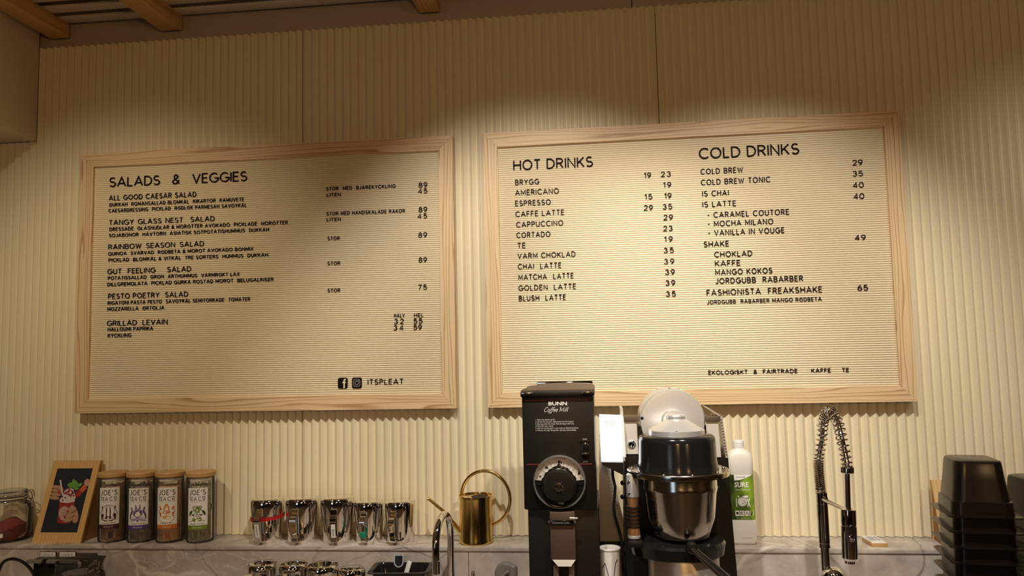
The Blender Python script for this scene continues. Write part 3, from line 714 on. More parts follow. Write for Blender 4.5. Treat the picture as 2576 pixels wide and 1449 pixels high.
for k, (px, py, inkn, nm, tm, ch, lab) in enumerate(TEAS):
    P = at(px, 1290, -.068); t = thing('tea_jar', (P.x, -.068, ZL), 'glass bamboo-lidded ' + lab, 'tea jar', 'bamboo-lidded tea jars on the ledge', rz=R_((17, 18, 17, 15)[k]))
    b = MB(); b.lathe([(0, .002), (.036, .002), (JR, .006), (JR, JH - .006), (JR - .001, JH - .004), (JR - .003, JH - .006), (JR - .0026, .008), (.034, .0055), (0, .0055)], n=48); L(t, b, 'jar_body', 'clear_glass')
    b = MB(); b.lathe([(.028, JH - .014), (.0348, JH - .014), (.0356, JH - .011), (.0348, JH - .008), (.0356, JH - .006), (.0348, JH - .0035), (.028, JH - .0035)], n=40, close=True); L(t, b, 'gasket', 'gasket')
    b = MB(); b.lathe([(0, JH - .0035), (.0395, JH - .0035), (.0415, JH - .001), (.0415, JH + .008), (.0398, JH + .0105), (0, JH + .0115)], n=48); L(t, b, 'lid', 'bamboo')
    L(t, tea_leaves(None, None, 11 + k, ch), 'tea_leaves', list(tm), smooth=False)['kind'] = 'stuff'
    mp = cyl_map(JR + .0003); W = .058; zb, zt = .041 - (.002 if k in (1, 3) else 0), .157 - (.002 if k in (1, 3) else 0)
    b = MB(); b.grid(lambda u, v: mp((u - .5) * W, zb + .012 + v * (zt - zb - .012), 0), 16, 1, 0); b.grid(lambda u, v: mp((u - .5) * W, zb + v * .012, 0), 16, 1, 1)
    L(t, b, 'label', ['paper_white', 'print_' + inkn + '_ink'])
    b = MB(); b.rtext(mp, "JOE'S", -.0235, .1355, .0150, .0465, sw=.115, d=.0004, gap=.1)
    b.rtext(mp, 'TEA', -.024, .1195, .0118, .0225, sw=.115, d=.0004); b.rtext(mp, 'C', .0025, .1195, .0118, sw=.115, d=.0004)
    b.rtext(mp, 'O', .0135, .1222, .0095, sw=.14, d=.0004); b.ribbon(mp, [(.0150, .1200), (.0215, .1200)], .0013, .0004)
    for q in range(14): b.ribbon(mp, [(-.022 + q * .0032, .1168), (-.0204 + q * .0032, .1168)], .0007, .0004)
    b.ftext(mp, nm, 0, zb + .0145, .0058, .0004, center=True, width=.038)
    L(t, b, 'lettering', 'ink', smooth=False)
    b = MB(); b.rtext(mp, 'ORGANIC', 0, zb + .004, .0034, .026, sw=.17, d=.0005, center=True); L(t, b, 'lettering', 'gold' if False else 'ink_white', smooth=False)
    b = MB(); emblem(b, mp, k, .053); L(t, b, 'emblem', ['paper_white'] + {0: ['print_maroon_ink', 'print_maroon_ink', 'print_gold_ink'], 1: ['print_purple_ink', 'print_purple_ink', 'print_gold_ink'], 2: ['print_orange_ink', 'print_orange_ink', 'print_gold_ink'], 3: ['print_green_ink', 'print_darkgreen_ink', 'print_gold_ink']}[k], smooth=False)
    for (u, v, tw, th) in {0: [(.006, .022, .016, .017)], 1: [], 2: [(.004, .022, .018, .017), (.039, .132, .009, .018), (.038, .094, .008, .018)], 3: [(-.004, .024, .016, .016), (.041, .098, .013, .016)]}[k]:
        b = MB(); mt = cyl_map(JR - .0028); b.grid(lambda a, c: mt(u + (a - .5) * tw, v + (c - .5) * th, 0), 5, 1, 0)
        b.grid(lambda a, c: mt(u + tw * .46 + a * .0016, v + (c - .5) * th, .0001), 1, 1, 1); b.grid(lambda a, c: mt(u - tw * .46 - a * .0016, v + (c - .5) * th, .0001), 1, 1, 1)
        L(t, b, 'tea_tag', ['print_' + inkn + '_ink', 'paper_white'])

# --- chrome milk jugs standing upside down
def milk_jug(h, r, label, group):
    t = thing('milk_jug', (0, 0, 0), label, 'jug', group); k = r / .047
    b = MB(); b.lathe([(r * .83, 0), (r * .84, .0016), (r * .85, .006), (r * .90, h * .3), (r * .965, h * .62), (r * .993, h * .78), (r * 1.0, h * .87), (r * .992, h * .915), (r * .972, h * .950), (r * .935, h * .978), (r * .875, h * .994), (r * .80, h * 1.0), (r * .5, h * 1.0), (0, h * 1.0)][::1], n=64)
    for i, q in enumerate(b.v):      # pouring lip at the rim, away from the handle
        a = math.atan2(q[1], q[0]); f = max(0, 1 - q[2] / (h * .28)) * max(0, math.cos(a - math.pi / 2)) ** 10 * .010
        b.v[i] = (q[0] + f * math.cos(a), q[1] + f * math.sin(a), q[2])
    L(t, b, 'jug_body', 'chrome', ang=50)
    b = MB(); b.strap([(0, -r * .985, h * .80), (0, -r * 1.12, h * .795), (0, -r * 1.22, h * .76), (0, -r * 1.24, h * .70), (0, -r * 1.33, h * .655), (0, -r * 1.52, h * .63), (0, -r * 1.60, h * .59), (0, -r * 1.58, h * .54), (0, -r * 1.52, h * .48), (0, -r * 1.44, h * .36), (0, -r * 1.34, h * .20), (0, -r * 1.26, h * .10), (0, -r * 1.12, h * .07), (0, -r * .87, h * .075)], (1, 0, 0), .0165 * k, .0026)
    hd = b.build('handle', 'chrome', t, world=False, ang=50)
    return t
G1 = 'chrome milk jugs upside down on the ledge'; G2 = 'chrome milk jugs upside down on the worktop'
def jug_tag(j, h, r, txt):
    hd = [c for c in j.children if c.name.startswith('handle')][0]
    a, c = Vector((0, -r * 1.345 - .0016, h * .20)), Vector((0, -r * 1.535 - .0020, h * .50)); ez = (c - a).normalized(); n = Vector((1, 0, 0)).cross(ez)
    mp = plane_map(a, (1, 0, 0), ez, n); Ln = (c - a).length
    b = MB(); b.grid(lambda u, v: mp((u - .5) * .0115, v * Ln, 0), 1, 1); o = b.build('label', 'paper_white', j, world=False)
    mp2 = plane_map(a + n * .0003, ez, (-1, 0, 0), n)
    b = MB(); b.rtext(mp2, txt, Ln * .10, -.0022, .0046, Ln * (.8 if len(txt) > 5 else .55), sw=.18); b.build('lettering', 'ink', j, world=False, smooth=False)
JUGS = [(673, 1366, .122, .0478, 'chrome milk jug wearing a red rubber band, upside down on the ledge', 0),
        (761, 1366, .124, .0478, 'plain chrome milk jug upside down next to the one with the red band', 0),
        (849, 1366, .125, .0478, 'tallest chrome milk jug with a white handle sticker, in the middle of the ledge row', 9),
        (928, 1362, .114, .0425, 'shorter chrome milk jug with green tape on its handle, on the ledge', 0),
        (1007, 1362, .115, .0435, 'shorter plain chrome milk jug at the watering-can end of the ledge row', -8)]
protos = {}
jug_objs = []
for k, (px, py, h, r, lab, rz) in enumerate(JUGS):
    P = at(px, 1300, -.068)
    j = milk_jug(h, r, lab, G1); j.location = (P.x, -.066, ZL); j.rotation_euler.z = R_(rz); jug_objs.append(j)
    if k == 0:
        b = MB(); n = 40
        ring = [(r * .985 + .0004) for _ in range(n)]
        vs = []; 
        for zz in (.064, .0735):
            for i in range(n):
                a = 2 * math.pi * i / n; rr = r * (.954 if zz < .07 else .972) + .0012; vs.append((rr * math.cos(a), rr * math.sin(a), zz + .004 * math.cos(a - .4)))
        b.add(vs, [(i, (i + 1) % n, n + (i + 1) % n, n + i) for i in range(n)]); L(j, b, 'rubber_band', 'red_rubber')
        jug_tag(j, h, r, 'LAKTOSFRI')
    if k == 2: jug_tag(j, h, r, 'HAVRE')
    if k == 3:
        b = MB(); zz = h * .27; b.box((0, -r * 1.385, zz), (.0175, .0046, .017), 0, R=Euler((R_(15), 0, 0)).to_matrix()); L(j, b, 'tape', 'green_tape')
LOW = [(662, 1412, .120, .0397, -.215, 'chrome milk jug behind the others on the worktop, below the red-banded one', -2),
       (740, 1412, .120, .0385, -.215, 'second chrome milk jug of the worktop back row, counted from the jar end', 0),
       (813, 1414, .121, .0430, -.225, 'widest chrome milk jug on the worktop, with a white sticker, next to the yellow band', -4),
       (886, 1428, .112, .0340, -.225, 'low chrome milk jug on the worktop nearest the black tray', -8),
       (637, 1445, .113, .0405, -.32, 'chrome milk jug in the worktop front row, farther from the tap', 0),
       (716, 1445, .113, .0420, -.32, 'chrome milk jug in the worktop front row, nearer the tap', 0)]
for k, (px, py, h, r, Y, lab, rz) in enumerate(LOW):
    P = at(px, py, Y)
    j = milk_jug(h, r, lab, G2); j.location = (P.x, Y, ZC); j.rotation_euler.z = R_(rz)
    if k == 2: jug_tag(j, h, r, 'HAVRE')
    if k == 3:
        b = MB(); b.lathe([(r * .99 + .0012, h * .70), (r * .995 + .0012, h * .79)], n=40)
        L(j, b, 'rubber_band', 'yellow_band')
    bpy.context.view_layer.update()

# --- brass watering can
P = at(1197, 1310, -.072); S = sc(P); W = thing('watering_can', (P.x, -.070, ZL), 'brass watering can with a big hoop handle, on the ledge beside the grinder', 'watering can')
r = 42.5 * S; h = .128
b = MB(); b.lathe([(0, .002), (r * .90, .002), (r * .97, .0), (r * 1.02, .003), (r * 1.02, .008), (r * .975, .014), (r * .975, h - .010), (r * 1.0, h - .006), (r * 1.0, h), (r * .975, h), (r * .965, h - .004), (0, h - .004)], n=56); L(W, b, 'can_body', 'brass')
b = MB(); b.lathe([(0, h - .0034), (.019, h - .0034), (.0205, h - .0025), (.0215, h - .0036)], c=(.012, -.002, 0), n=32, sx=1.1); L(W, b, 'filler_hole', 'dark_hole')
b = MB(); cx, cz, rx, rz_ = (1222 - 1197) * S, (1366 - 1257) * S - .001, 63 * S, 69 * S
b.tube([(cx + rx * math.cos(R_(a)), .004 - .012 * math.sin(R_(a + 40)), cz + rz_ * math.sin(R_(a))) for a in range(172, -88, -8)], .0048, 12); L(W, b, 'hoop_handle', 'brass')
b = MB(); b.tube([(-r * .93, -.008, .030), (-r * 1.25, -.012, .050), (-r * 1.9, -.016, .088), (-r * 2.75, -.020, .122)], [.0068, .0062, .0050, .0040], 14)
b.tube([(-r * 2.70, -.0198, .1205), (-r * 2.80, -.0203, .1225)], .0052, 14); L(W, b, 'spout', 'brass')

# --- gooseneck tap
Pb = at(1135, 1449, -.215); Ps = at(1097, 1443, -.35); Ta = at(1118, 1295, -.28)
F = thing('gooseneck_tap', (Pb.x, -.215, ZC), 'chrome gooseneck tap in front of the brass watering can', 'tap')
pts = [(Pb.x, -.215, ZC + .02), (Pb.x, -.215, ZC + .12)]; zs = Ta.z - .066
pts = [Vector(p) for p in pts] + [Vector((Pb.x, -.215, zs))]
for a in range(15, 181, 15):
    f = (1 - math.cos(R_(a))) / 2; pts.append(Vector((Pb.x + (Ps.x - Pb.x) * f, -.215 + (-.35 + .215) * f, zs + .066 * math.sin(R_(a)))))
pts.append(Vector((Ps.x, -.35, Ps.z + .03)))
b = MB(); b.tube(pts, .0092, 18); b.build('neck', 'chrome', F)
b = MB(); b.lathe([(.0102, 0), (.0102, .030), (.0092, .031)], c=(Ps.x, -.35, Ps.z), n=24); b.lathe([(.007, .0012), (0, .0012)], c=(Ps.x, -.35, Ps.z), n=24, mi=1); b.build('aerator', ['chrome', 'dark_hole'], F)
b = MB(); b.lathe([(.027, 0), (.027, .006), (.018, .010), (.016, .03), (.010, .034)], c=(Pb.x, -.215, ZC), n=32); b.build('base', 'chrome', F)

# --- black tray with a clip and a white scoop
Q = [atz(925, 1447, 1.062), atz(1068, 1447, 1.062), atz(1082, 1413, 1.062), atz(962, 1411, 1.062)]
cx_ = sum(q.x for q in Q) / 4; cy_ = sum(q.y for q in Q) / 4; wx = .150; wy = .105
T = thing('black_tray', (cx_, cy_, ZC), 'deep black plastic tray on the worktop, between the jugs and the gooseneck tap', 'tray', rz=R_(4))
b = MB(); H = 1.062 - ZC
def ringp(w, d, z, r=.016): return [(x, y, z) for x, y in rrect(0, 0, w, d, r, 4)]
rs = [ringp(wx * .80, wy * .74, 0), ringp(wx * .92, wy * .90, H - .004), ringp(wx * 1.08, wy * 1.10, H), ringp(wx * 1.08, wy * 1.10, H + .002), ringp(wx * .94, wy * .92, H + .0015), ringp(wx * .90, wy * .86, H - .004), ringp(wx * .77, wy * .70, .004)]
n = len(rs[0]); b.add(sum(rs, []), [(j * n + i, j * n + (i + 1) % n, (j + 1) * n + (i + 1) % n, (j + 1) * n + i) for j in range(6) for i in range(n)] + [tuple(range(n))[::-1], tuple(range(6 * n, 7 * n))])
L(T, b, 'tray_body', 'black_gloss')
p0 = at(1003, 1399, -.20); p1 = at(1001, 1424, -.20)
b = MB(); mpc = plane_map((p0.x, -.197, p0.z), (1, 0, 0), (0, .12, .993), (0, -1, 0)); wq = .0118
out = [(-wq, 0), (-wq * .96, -.016)] + arc(0, -.016, wq * .96, .011, 180, 360, 10) + [(wq, 0), (wq * .7, .0022), (-wq * .7, .0022)]
b.ribbon(mpc, out, .0028, 0, 0, .003, True); b.prism([(x * .86, y) for x, y in out], mpc(0, 0, .0005), (1, 0, 0), (0, .12, .993), (0, .003, 0), 1)
tag(b.build('black_clip', ['ring_metal', 'black_gloss']), 'small black clip with a shiny rim, hooked on the far edge of the black tray', 'clip')
b.v = []
p0 = at(1031, 1411, cy_ + .028); p1 = at(1019, 1452, cy_ + .016)
b = MB(); d = (Vector(p0) - Vector(p1)); Lh = d.length; d.normalize()
mid = (p0 + p1 - d * .03) / 2
Rm = d.to_track_quat('Z', 'Y').to_matrix()
b.box(mid, (.0165, .006, Lh + .03), 0, R=Rm, bev=.0026)
SCO = tag(b.build('white_scoop', 'white_plastic'), 'white plastic scoop handle sticking out of the black tray', 'scoop')

# --- rod and grey valve on the splashback
P = at(1190, 1440, -.17); b = MB(); b.lathe([(.0045, 0), (.0045, P.z - ZC + .001), (.003, P.z - ZC + .004), (0, P.z - ZC + .0045)], c=(P.x, -.17, ZC), n=20)
tag(b.build('steel_pin', 'steel'), 'thin upright steel pin on the worktop below the watering can', 'pin')
P = at(1276, 1440, -.16); V = thing('grey_valve', (P.x, -.16, ZC), 'grey plastic valve with a round knob, by the foot of the black grinder', 'valve'); S = sc(P)
zc_ = P.z - .002
b = MB(); M = Matrix.Translation((P.x - 4 * S, -.150, zc_)) @ Matrix.Rotation(R_(90), 4, 'X'); b.lathe([(0, .0), (.0265, .0), (.029, .004), (.0285, .015), (.024, .020), (0, .0205)], n=36, M=M)
b.box((P.x - 4 * S, -.157, (ZC + zc_) / 2), (.030, .020, zc_ - ZC), 0, bev=.004); b.build('valve_body', 'grey_plastic', V)
b = MB(); b.lathe([(.0112, -.020), (.0115, .004), (.0105, .020), (.0085, .0225), (0, .023)], c=(P.x + 17 * S, -.176, zc_ + .002), n=28); b.tube([(P.x - 12 * S, -.180, zc_ - .002), (P.x + 2 * S, -.178, zc_ + .008), (P.x + 16 * S, -.176, zc_ + .010)], [.003, .0042, .004], 10); b.build('knob', 'grey_plastic', V)
b = MB(); b.lathe([(.0085, -.012), (.0095, 0), (.008, .0055), (0, .007)], c=(P.x - 6 * S, -.182, zc_ - .009), n=24); b.build('cap', 'white_plastic', V)

# --- coffee grinder
YG = -.47; GX = at(1405, 1100, YG).x; S = sc(at(1405, 1150, YG))
def gz(py): return at(1405, py, YG).z
def gx(px, py=1150): return at(px, py, YG).x
G = thing('coffee_grinder', (GX, YG, ZC), 'tall black coffee grinder with a chrome-ringed dial, in front of the HOT DRINKS board', 'coffee grinder')
z_top, z_lip, z_step = gz(984), gz(995), gz(1283); hw = 91 * S
b = MB(); b.box((GX, YG + .125, (z_step + z_lip) / 2), (2 * hw, .25, z_lip - z_step), 0, bev=.004)
b.box((GX + 6 * S, YG + .131, (ZC + z_step) / 2 + .004), (2 * 89 * S, .238, z_step - ZC - .004), 0, bev=.003); b.box((GX + 6 * S, YG + .105, ZC + .008), (2 * 86 * S, .29, .016), 0, bev=.003)
b.build('body', 'black_metal', G)
b = MB(); b.box((GX, YG + .122, (z_top + z_lip) / 2 - .001), (2 * 93.5 * S, .264, z_top - z_lip + .004), 0, bev=.004); b.build('hopper_rim', 'black_metal', G)
b = MB()
for s in (-1, 1): b.box((GX + s * 76 * S, YG - .006, z_top - .0035), (29 * S, .014, .0055), 0, bev=.001)
b.build('hinge_plate', 'steel', G)
b = MB(); zt_ = z_top + .0005; e = 92 * S; f0, f1 = YG - .008, YG + .245
b.add([(GX - e, f0, zt_), (GX + e, f0, zt_), (GX + e, f1, zt_), (GX - e, f1, zt_), (GX - e, f0, zt_ + .003), (GX + e, f0, zt_ + .003), (GX + e, f1, zt_ + .003), (GX - e, f1, zt_ + .003), (GX - .2 * e, (f0 + f1) / 2 - .02, zt_ + .012), (GX + .2 * e, (f0 + f1) / 2 - .02, zt_ + .012), (GX + .2 * e, (f0 + f1) / 2 + .05, zt_ + .012), (GX - .2 * e, (f0 + f1) / 2 + .05, zt_ + .012)],
      [(0, 1, 5, 4), (1, 2, 6, 5), (2, 3, 7, 6), (3, 0, 4, 7), (3, 2, 1, 0), (4, 5, 9, 8), (5, 6, 10, 9), (6, 7, 11, 10), (7, 4, 8, 11), (8, 9, 10, 11)])
b.build('hopper_lid', 'brown_plate', G)
b = MB(); b.box((GX + 8 * S, f1 - .004, zt_ + .008), (160 * S, .006, .010), 0, bev=.001)
b.build('lid_hinge', 'chrome', G)
mpg = plane_map((0, YG - .0004, 0), (1, 0, 0), (0, 0, 1), (0, -1, 0))
b = MB(); b.poly(mpg, [(gx(1324), gz(1007.2)), (gx(1484), gz(1007.2)), (gx(1484), gz(1005.6)), (gx(1324), gz(1005.6))]); b.poly(mpg, [(gx(1324), gz(1168.5)), (gx(1488), gz(1168.5)), (gx(1488), gz(1166.7)), (gx(1324), gz(1166.7))]); b.build('stripe', 'red_line', G, smooth=False)
b = MB(); b.ftext(mpg, 'BUNN', GX - .2 * S, gz(1019.3), 12.6 * S, 0, center=True, width=48 * S, bold=.035); b.build('lettering', 'ink_white', G, smooth=False)
SCR = {'C': (.62, [[(.60, .82), (.54, .96), (.38, 1.0), (.20, .90), (.07, .66), (.03, .38), (.10, .12), (.26, .0), (.46, .05), (.58, .18)]]),
       'o': (.40, [['c'] + [(.20 + .19 * math.cos(R_(a)), .29 + .29 * math.sin(R_(a))) for a in range(0, 360, 24)]]),
       'f': (.26, [[(.46, .90), (.38, 1.0), (.27, .95), (.20, .72), (.12, .20), (.04, -.18), (-.06, -.32), (-.18, -.30)], [(.02, .56), (.34, .58)]]),
       'e': (.38, [[(.04, .27), (.26, .34), (.34, .47), (.24, .58), (.10, .50), (.02, .28), (.08, .06), (.22, .0), (.36, .14)]]),
       'M': (.92, [[(-.04, .92), (.06, 1.0), (.12, .95), (.10, .0)], [(.12, .95), (.40, .12)], [(.40, .12), (.78, 1.0), (.80, .06), (.90, .0)]]),
       'i': (.18, [[(.03, .54), (.09, .58), (.06, .08), (.16, .02)], [(.11, .80), (.12, .86)]]),
       'l': (.18, [[(.08, .98), (.04, .10), (.15, .02)]])}
b = MB(); x_ = 0.0; hS = 11.2 * S
for ch in 'Coffee Mill':
    if ch == ' ': x_ += .26; continue
    w_, st_ = SCR[ch]
    for q in st_:
        cl = q[0] == 'c'; b.ribbon(mpg, [(gx(1371) + hS * 1.12 * (x_ + px + .30 * py), gz(1035.5) + hS * py) for px, py in (q[1:] if cl else q)], .095 * hS, 0, 0, 0, cl)
    x_ += w_ + .085
b.build('lettering', 'ink_white', G, smooth=False)
b = MB()
for q, s in enumerate(('1. Select the desired grind.', '2. Lift the lid and pour coffee beans into the hopper.', '3. Slip bag under the chute. Rest the bag on the tray.', '4. Press the start switch.', '5. Flip the cleaning lever a few times as dispensing slows.', '6. Remove the bag. The grinder will stop automatically.')):
    b.ftext(mpg, s, gx(1349), gz(1057 + q * 5.35), 5.4 * S, 0, width=(50, 97, 98, 46, 109, 103)[q] * S)
b.ftext(mpg, 'STOP', gx(1472.5), gz(1107), 4.6 * S, 0, center=True); b.ftext(mpg, 'START', gx(1473), gz(1163), 4.6 * S, 0, center=True)
b.build('lettering', 'ink_white', G, smooth=False)
b = MB(); b.box((gx(1473), YG - .0005, gz(1136)), (19 * S, .004, 46 * S), 0, bev=.001); b.box((gx(1473), YG - .004, gz(1130)), (15 * S, .008, 26 * S), 0, R=Euler((R_(9), 0, 0)).to_matrix(), bev=.001)
sw_ = b.build('start_switch', 'black_gloss', G)
b = MB(); b.box((gx(1473), YG - .006, gz(1140.5)), (17 * S, .008, 5 * S), 0, bev=.0012); b.box((gx(1472), YG - .001, gz(1110.7)), (25 * S, .004, 2.2 * S), 0); b.build('switch_trim', 'steel', G)
DX, DZ = gx(1408, 1211), gz(1211); mpd = plane_map((DX, YG, DZ), (1, 0, 0), (0, 0, 1), (0, -1, 0)); RD = 66 * S
D_ = MB(); M = Matrix.Translation((DX, YG, DZ)) @ Matrix.Rotation(R_(90), 4, 'X')
D_.lathe([(RD * .93, 0), (RD, .002), (RD, .010), (RD * .975, .0145), (RD * .945, .0145), (RD * .925, .010)], n=72, M=M, close=True); D_.build('dial_ring', 'ring_metal', G)
b = MB(); b.lathe([(0, .001), (RD * .93, .001), (RD * .93, .004), (0, .004)], n=64, M=M); b.build('dial_back', 'black_gloss', G)
b = MB(); b.poly(mpd, arc(0, 0, RD * .925, RD * .925, 4, 176, 40) + arc(0, -.0 * RD, RD * .60, RD * .60, 176, 4, 30), .0052); DP = b.build('scale_plate', 'plate_silver', G, smooth=False)
b = MB()
def curved(text, rad, amid, size, wd):
    vs, fs, w0 = fmesh(text); k = wd / w0; o = []
    for x, y in vs:
        a = R_(amid) - (x * k - wd / 2) / rad; rr = rad + y * size; o.append(mpd(rr * math.cos(a), rr * math.sin(a), .0056))
    b.add(o, fs)
curved('AUTOMATIC DRIP', RD * .85, 90, 5.0 * S, 34 * S); curved('ELEC. PERK', RD * .83, 138, 4.6 * S, 17 * S); curved('REGULAR', RD * .83, 165, 4.6 * S, 15 * S); curved('FINE', RD * .83, 49, 4.6 * S, 7 * S); curved('ESPRESSO', RD * .83, 27, 4.6 * S, 16 * S); curved('TURKISH', RD * .80, 8, 4.4 * S, 13 * S)
for a in (116, 147, 61, 40): b.ribbon(mpd, [(RD * q * math.cos(R_(a)), RD * q * math.sin(R_(a))) for q in (.62, .91)], .0005, .0056)
b.poly(mpd, [(-.06 * RD, .79 * RD), (.07 * RD, .79 * RD), (.05 * RD, .72 * RD), (.01 * RD, .70 * RD), (.08 * RD, .60 * RD), (-.10 * RD, .60 * RD), (-.03 * RD, .70 * RD)], .0056); b.poly(mpd, [(.06 * RD, .74 * RD), (.11 * RD, .74 * RD), (.10 * RD, .67 * RD), (.06 * RD, .67 * RD)], .0056)
b.poly(mpd, [(-.53 * RD, .58 * RD), (-.44 * RD, .58 * RD), (-.43 * RD, .49 * RD), (-.54 * RD, .49 * RD)], .0056); b.poly(mpd, [(.72 * RD, .40 * RD), (.76 * RD, .40 * RD), (.80 * RD, .26 * RD), (.69 * RD, .26 * RD)], .0056); b.disc(mpd, -.73 * RD, .20 * RD, .04 * RD, d=.0056)
for a in (104, 76, 129, 51, 158, 22): b.disc(mpd, .66 * RD * math.cos(R_(a)), .66 * RD * math.sin(R_(a)), .015 * RD, d=.0056, n=10)
b.build('lettering', 'ink', G, smooth=False)
b = MB(); kn = 60; M2 = Matrix.Translation((DX - .5 * S, YG, DZ - 8 * S)) @ Matrix.Rotation(R_(90), 4, 'X')
prof = [(RD * .66, .004), (RD * .66, .013), (RD * .62, .017), (RD * .60, .0175), (RD * .58, .024), (RD * .54, .027), (RD * .2, .0285), (0, .0285)]
b.lathe(prof, n=kn, M=M2)
b.build('dial_knob', 'black_plastic', G)
b = MB(); n_ = 64; ring = []
for q in range(n_):
    a = 2 * math.pi * q / n_; rr = RD * (.70 if q % 4 in (0, 1) else .675); ring.append((rr * math.cos(a), rr * math.sin(a)))
ring = ring[1:n_ // 2] + arc(0, 0, RD * .60, RD * .60, 176, 4, 24)
b.prism(ring, (DX - .5 * S, YG - .0045, DZ - 8 * S), (1, 0, 0), (0, 0, 1), (0, -.010, 0))
b.build('knob_grip', 'steel', G, smooth=False)
b = MB(); b.lathe([(RD * .15, .028), (RD * .15, .031), (RD * .12, .033), (0, .0335)], n=24, M=M2)
for q in range(12): b.lathe([(RD * .012, .028), (RD * .012, .0292), (0, .0294)], n=6, M=Matrix.Translation((DX - .5 * S + RD * .19 * math.cos(R_(q * 30)), YG, DZ - 8 * S + RD * .19 * math.sin(R_(q * 30)))) @ Matrix.Rotation(R_(90), 4, 'X'))
b.build('knob_screw', 'steel', G)
b = MB(); b.box((DX + 3 * S, YG - .0215, DZ - 49 * S), (14 * S, .003, 4.5 * S), 0); 
b.build('dial_stop', 'grey_plastic', G)
b = MB()
for s in (-1, 1): b.ribbon(mpd, [(s * .775 * RD + x, y - .03 * RD) for x, y in arc(0, 0, .075 * RD, .09 * RD, 180, 360, 10)], .0014, .0045, 0, .002)
b.build('dial_clip', 'steel', G)
zs0, zs1 = gz(1284), gz(1406)
b = MB(); b.box((gx(1411), YG + .004, (zs0 + gz(1405)) / 2), (62 * S, .030, zs0 - gz(1405)), 0, bev=.002); b.box((gx(1409), YG - .004, gz(1302)), (58 * S, .02, 34 * S), 0, bev=.002); b.build('chute', 'brown_plate', G)
b = MB(); b.box((gx(1410.5), YG - .0155, gz(1311.5)), (57 * S, .002, 13 * S), 0, bev=.0006); b.build('lever_plate', 'black_gloss', G)
b = MB(); b.ftext(plane_map((0, YG - .0168, 0), (1, 0, 0), (0, 0, 1), (0, -1, 0)), 'CLEANING LEVER', gx(1386), gz(1313.3), 5.2 * S, 0, width=43 * S); b.build('lettering', 'ink_grey', G, smooth=False)
b = MB(); b.tube([(gx(1430), YG - .020, gz(1299)), (gx(1449), YG - .020, gz(1299))], .0028, 12)
for q in (1377.5, 1443): b.lathe([(.003, 0), (.003, .004), (0, .0055)], n=10, M=Matrix.Translation((gx(q), YG - .002, gz(1310))) @ Matrix.Rotation(R_(90), 4, 'X'))
b.build('cleaning_lever', 'steel', G)
b = MB(); b.add([(gx(1384), YG - .012, gz(1405)), (gx(1441), YG - .012, gz(1405)), (gx(1430), YG - .016, gz(1420)), (gx(1398), YG - .016, gz(1420)), (gx(1384), YG + .018, gz(1405)), (gx(1441), YG + .018, gz(1405)), (gx(1430), YG + .012, gz(1420)), (gx(1398), YG + .012, gz(1420))], [(0, 1, 2, 3), (5, 4, 7, 6), (0, 3, 7, 4), (1, 5, 6, 2), (0, 4, 5, 1), (3, 2, 6, 7)]); b.build('chute_lip', 'paper_white' if False else 'gasket', G, smooth=False)
b = MB(); b.box((gx(1392), YG + .004, (gz(1420) + ZC) / 2), (14 * S, .02, gz(1420) - ZC), 0, bev=.001); b.box((gx(1430), YG + .004, (gz(1420) + ZC) / 2), (14 * S, .02, gz(1420) - ZC), 0, bev=.001); b.build('bag_holder', 'brown_plate', G)

# --- brushed steel wedge and cup behind the grinder
YW = -.185
def wq(px, py, Y=YW): q = at(px, py, Y); return (q.x, q.z)
t0 = at(1510, 1372, YW); HS = thing('steel_hopper', (t0.x, YW, ZC), 'brushed steel wedge-shaped stand with a row of dark holes, behind the grinder', 'stand')
b = MB(); pts = [wq(1507, 1362), wq(1579, 1362), wq(1577, 1340), wq(1513, 1097), wq(1507, 1099)]
b.prism(pts, (0, YW, 0), (1, 0, 0), (0, 0, 1), (0, .052, 0)); b.build('body', 'brushed', HS, smooth=False)
b = MB(); pa, pb2 = wq(1507, 1373), wq(1580, 1362); b.box(((pa[0] + pb2[0]) / 2, YW + .024, (pa[1] + pb2[1]) / 2), (pb2[0] - pa[0], .060, pb2[1] - pa[1] + .002), 0, bev=.001); b.build('base_rail', 'black_metal', HS)
b = MB(); mpw = plane_map((0, YW - .0004, 0), (1, 0, 0), (0, 0, 1), (0, -1, 0))
for q in range(20):
    f = q / 19; x, z = wq(1521 + 49 * f, 1168 + 162 * f); b.disc(mpw, x, z, .0011, n=8)
b.build('vent_row', 'dark_hole', HS, smooth=False)
zb_ = wq(1500, 1373)[1]
for q in (1508, 1570): 
    b = MB(); b.box((wq(q, 1370)[0], YW + .026, (ZC + zb_) / 2 - .001), (.014, .04, zb_ - ZC - .003), 0, bev=.002); b.build('leg', 'black_metal', HS)
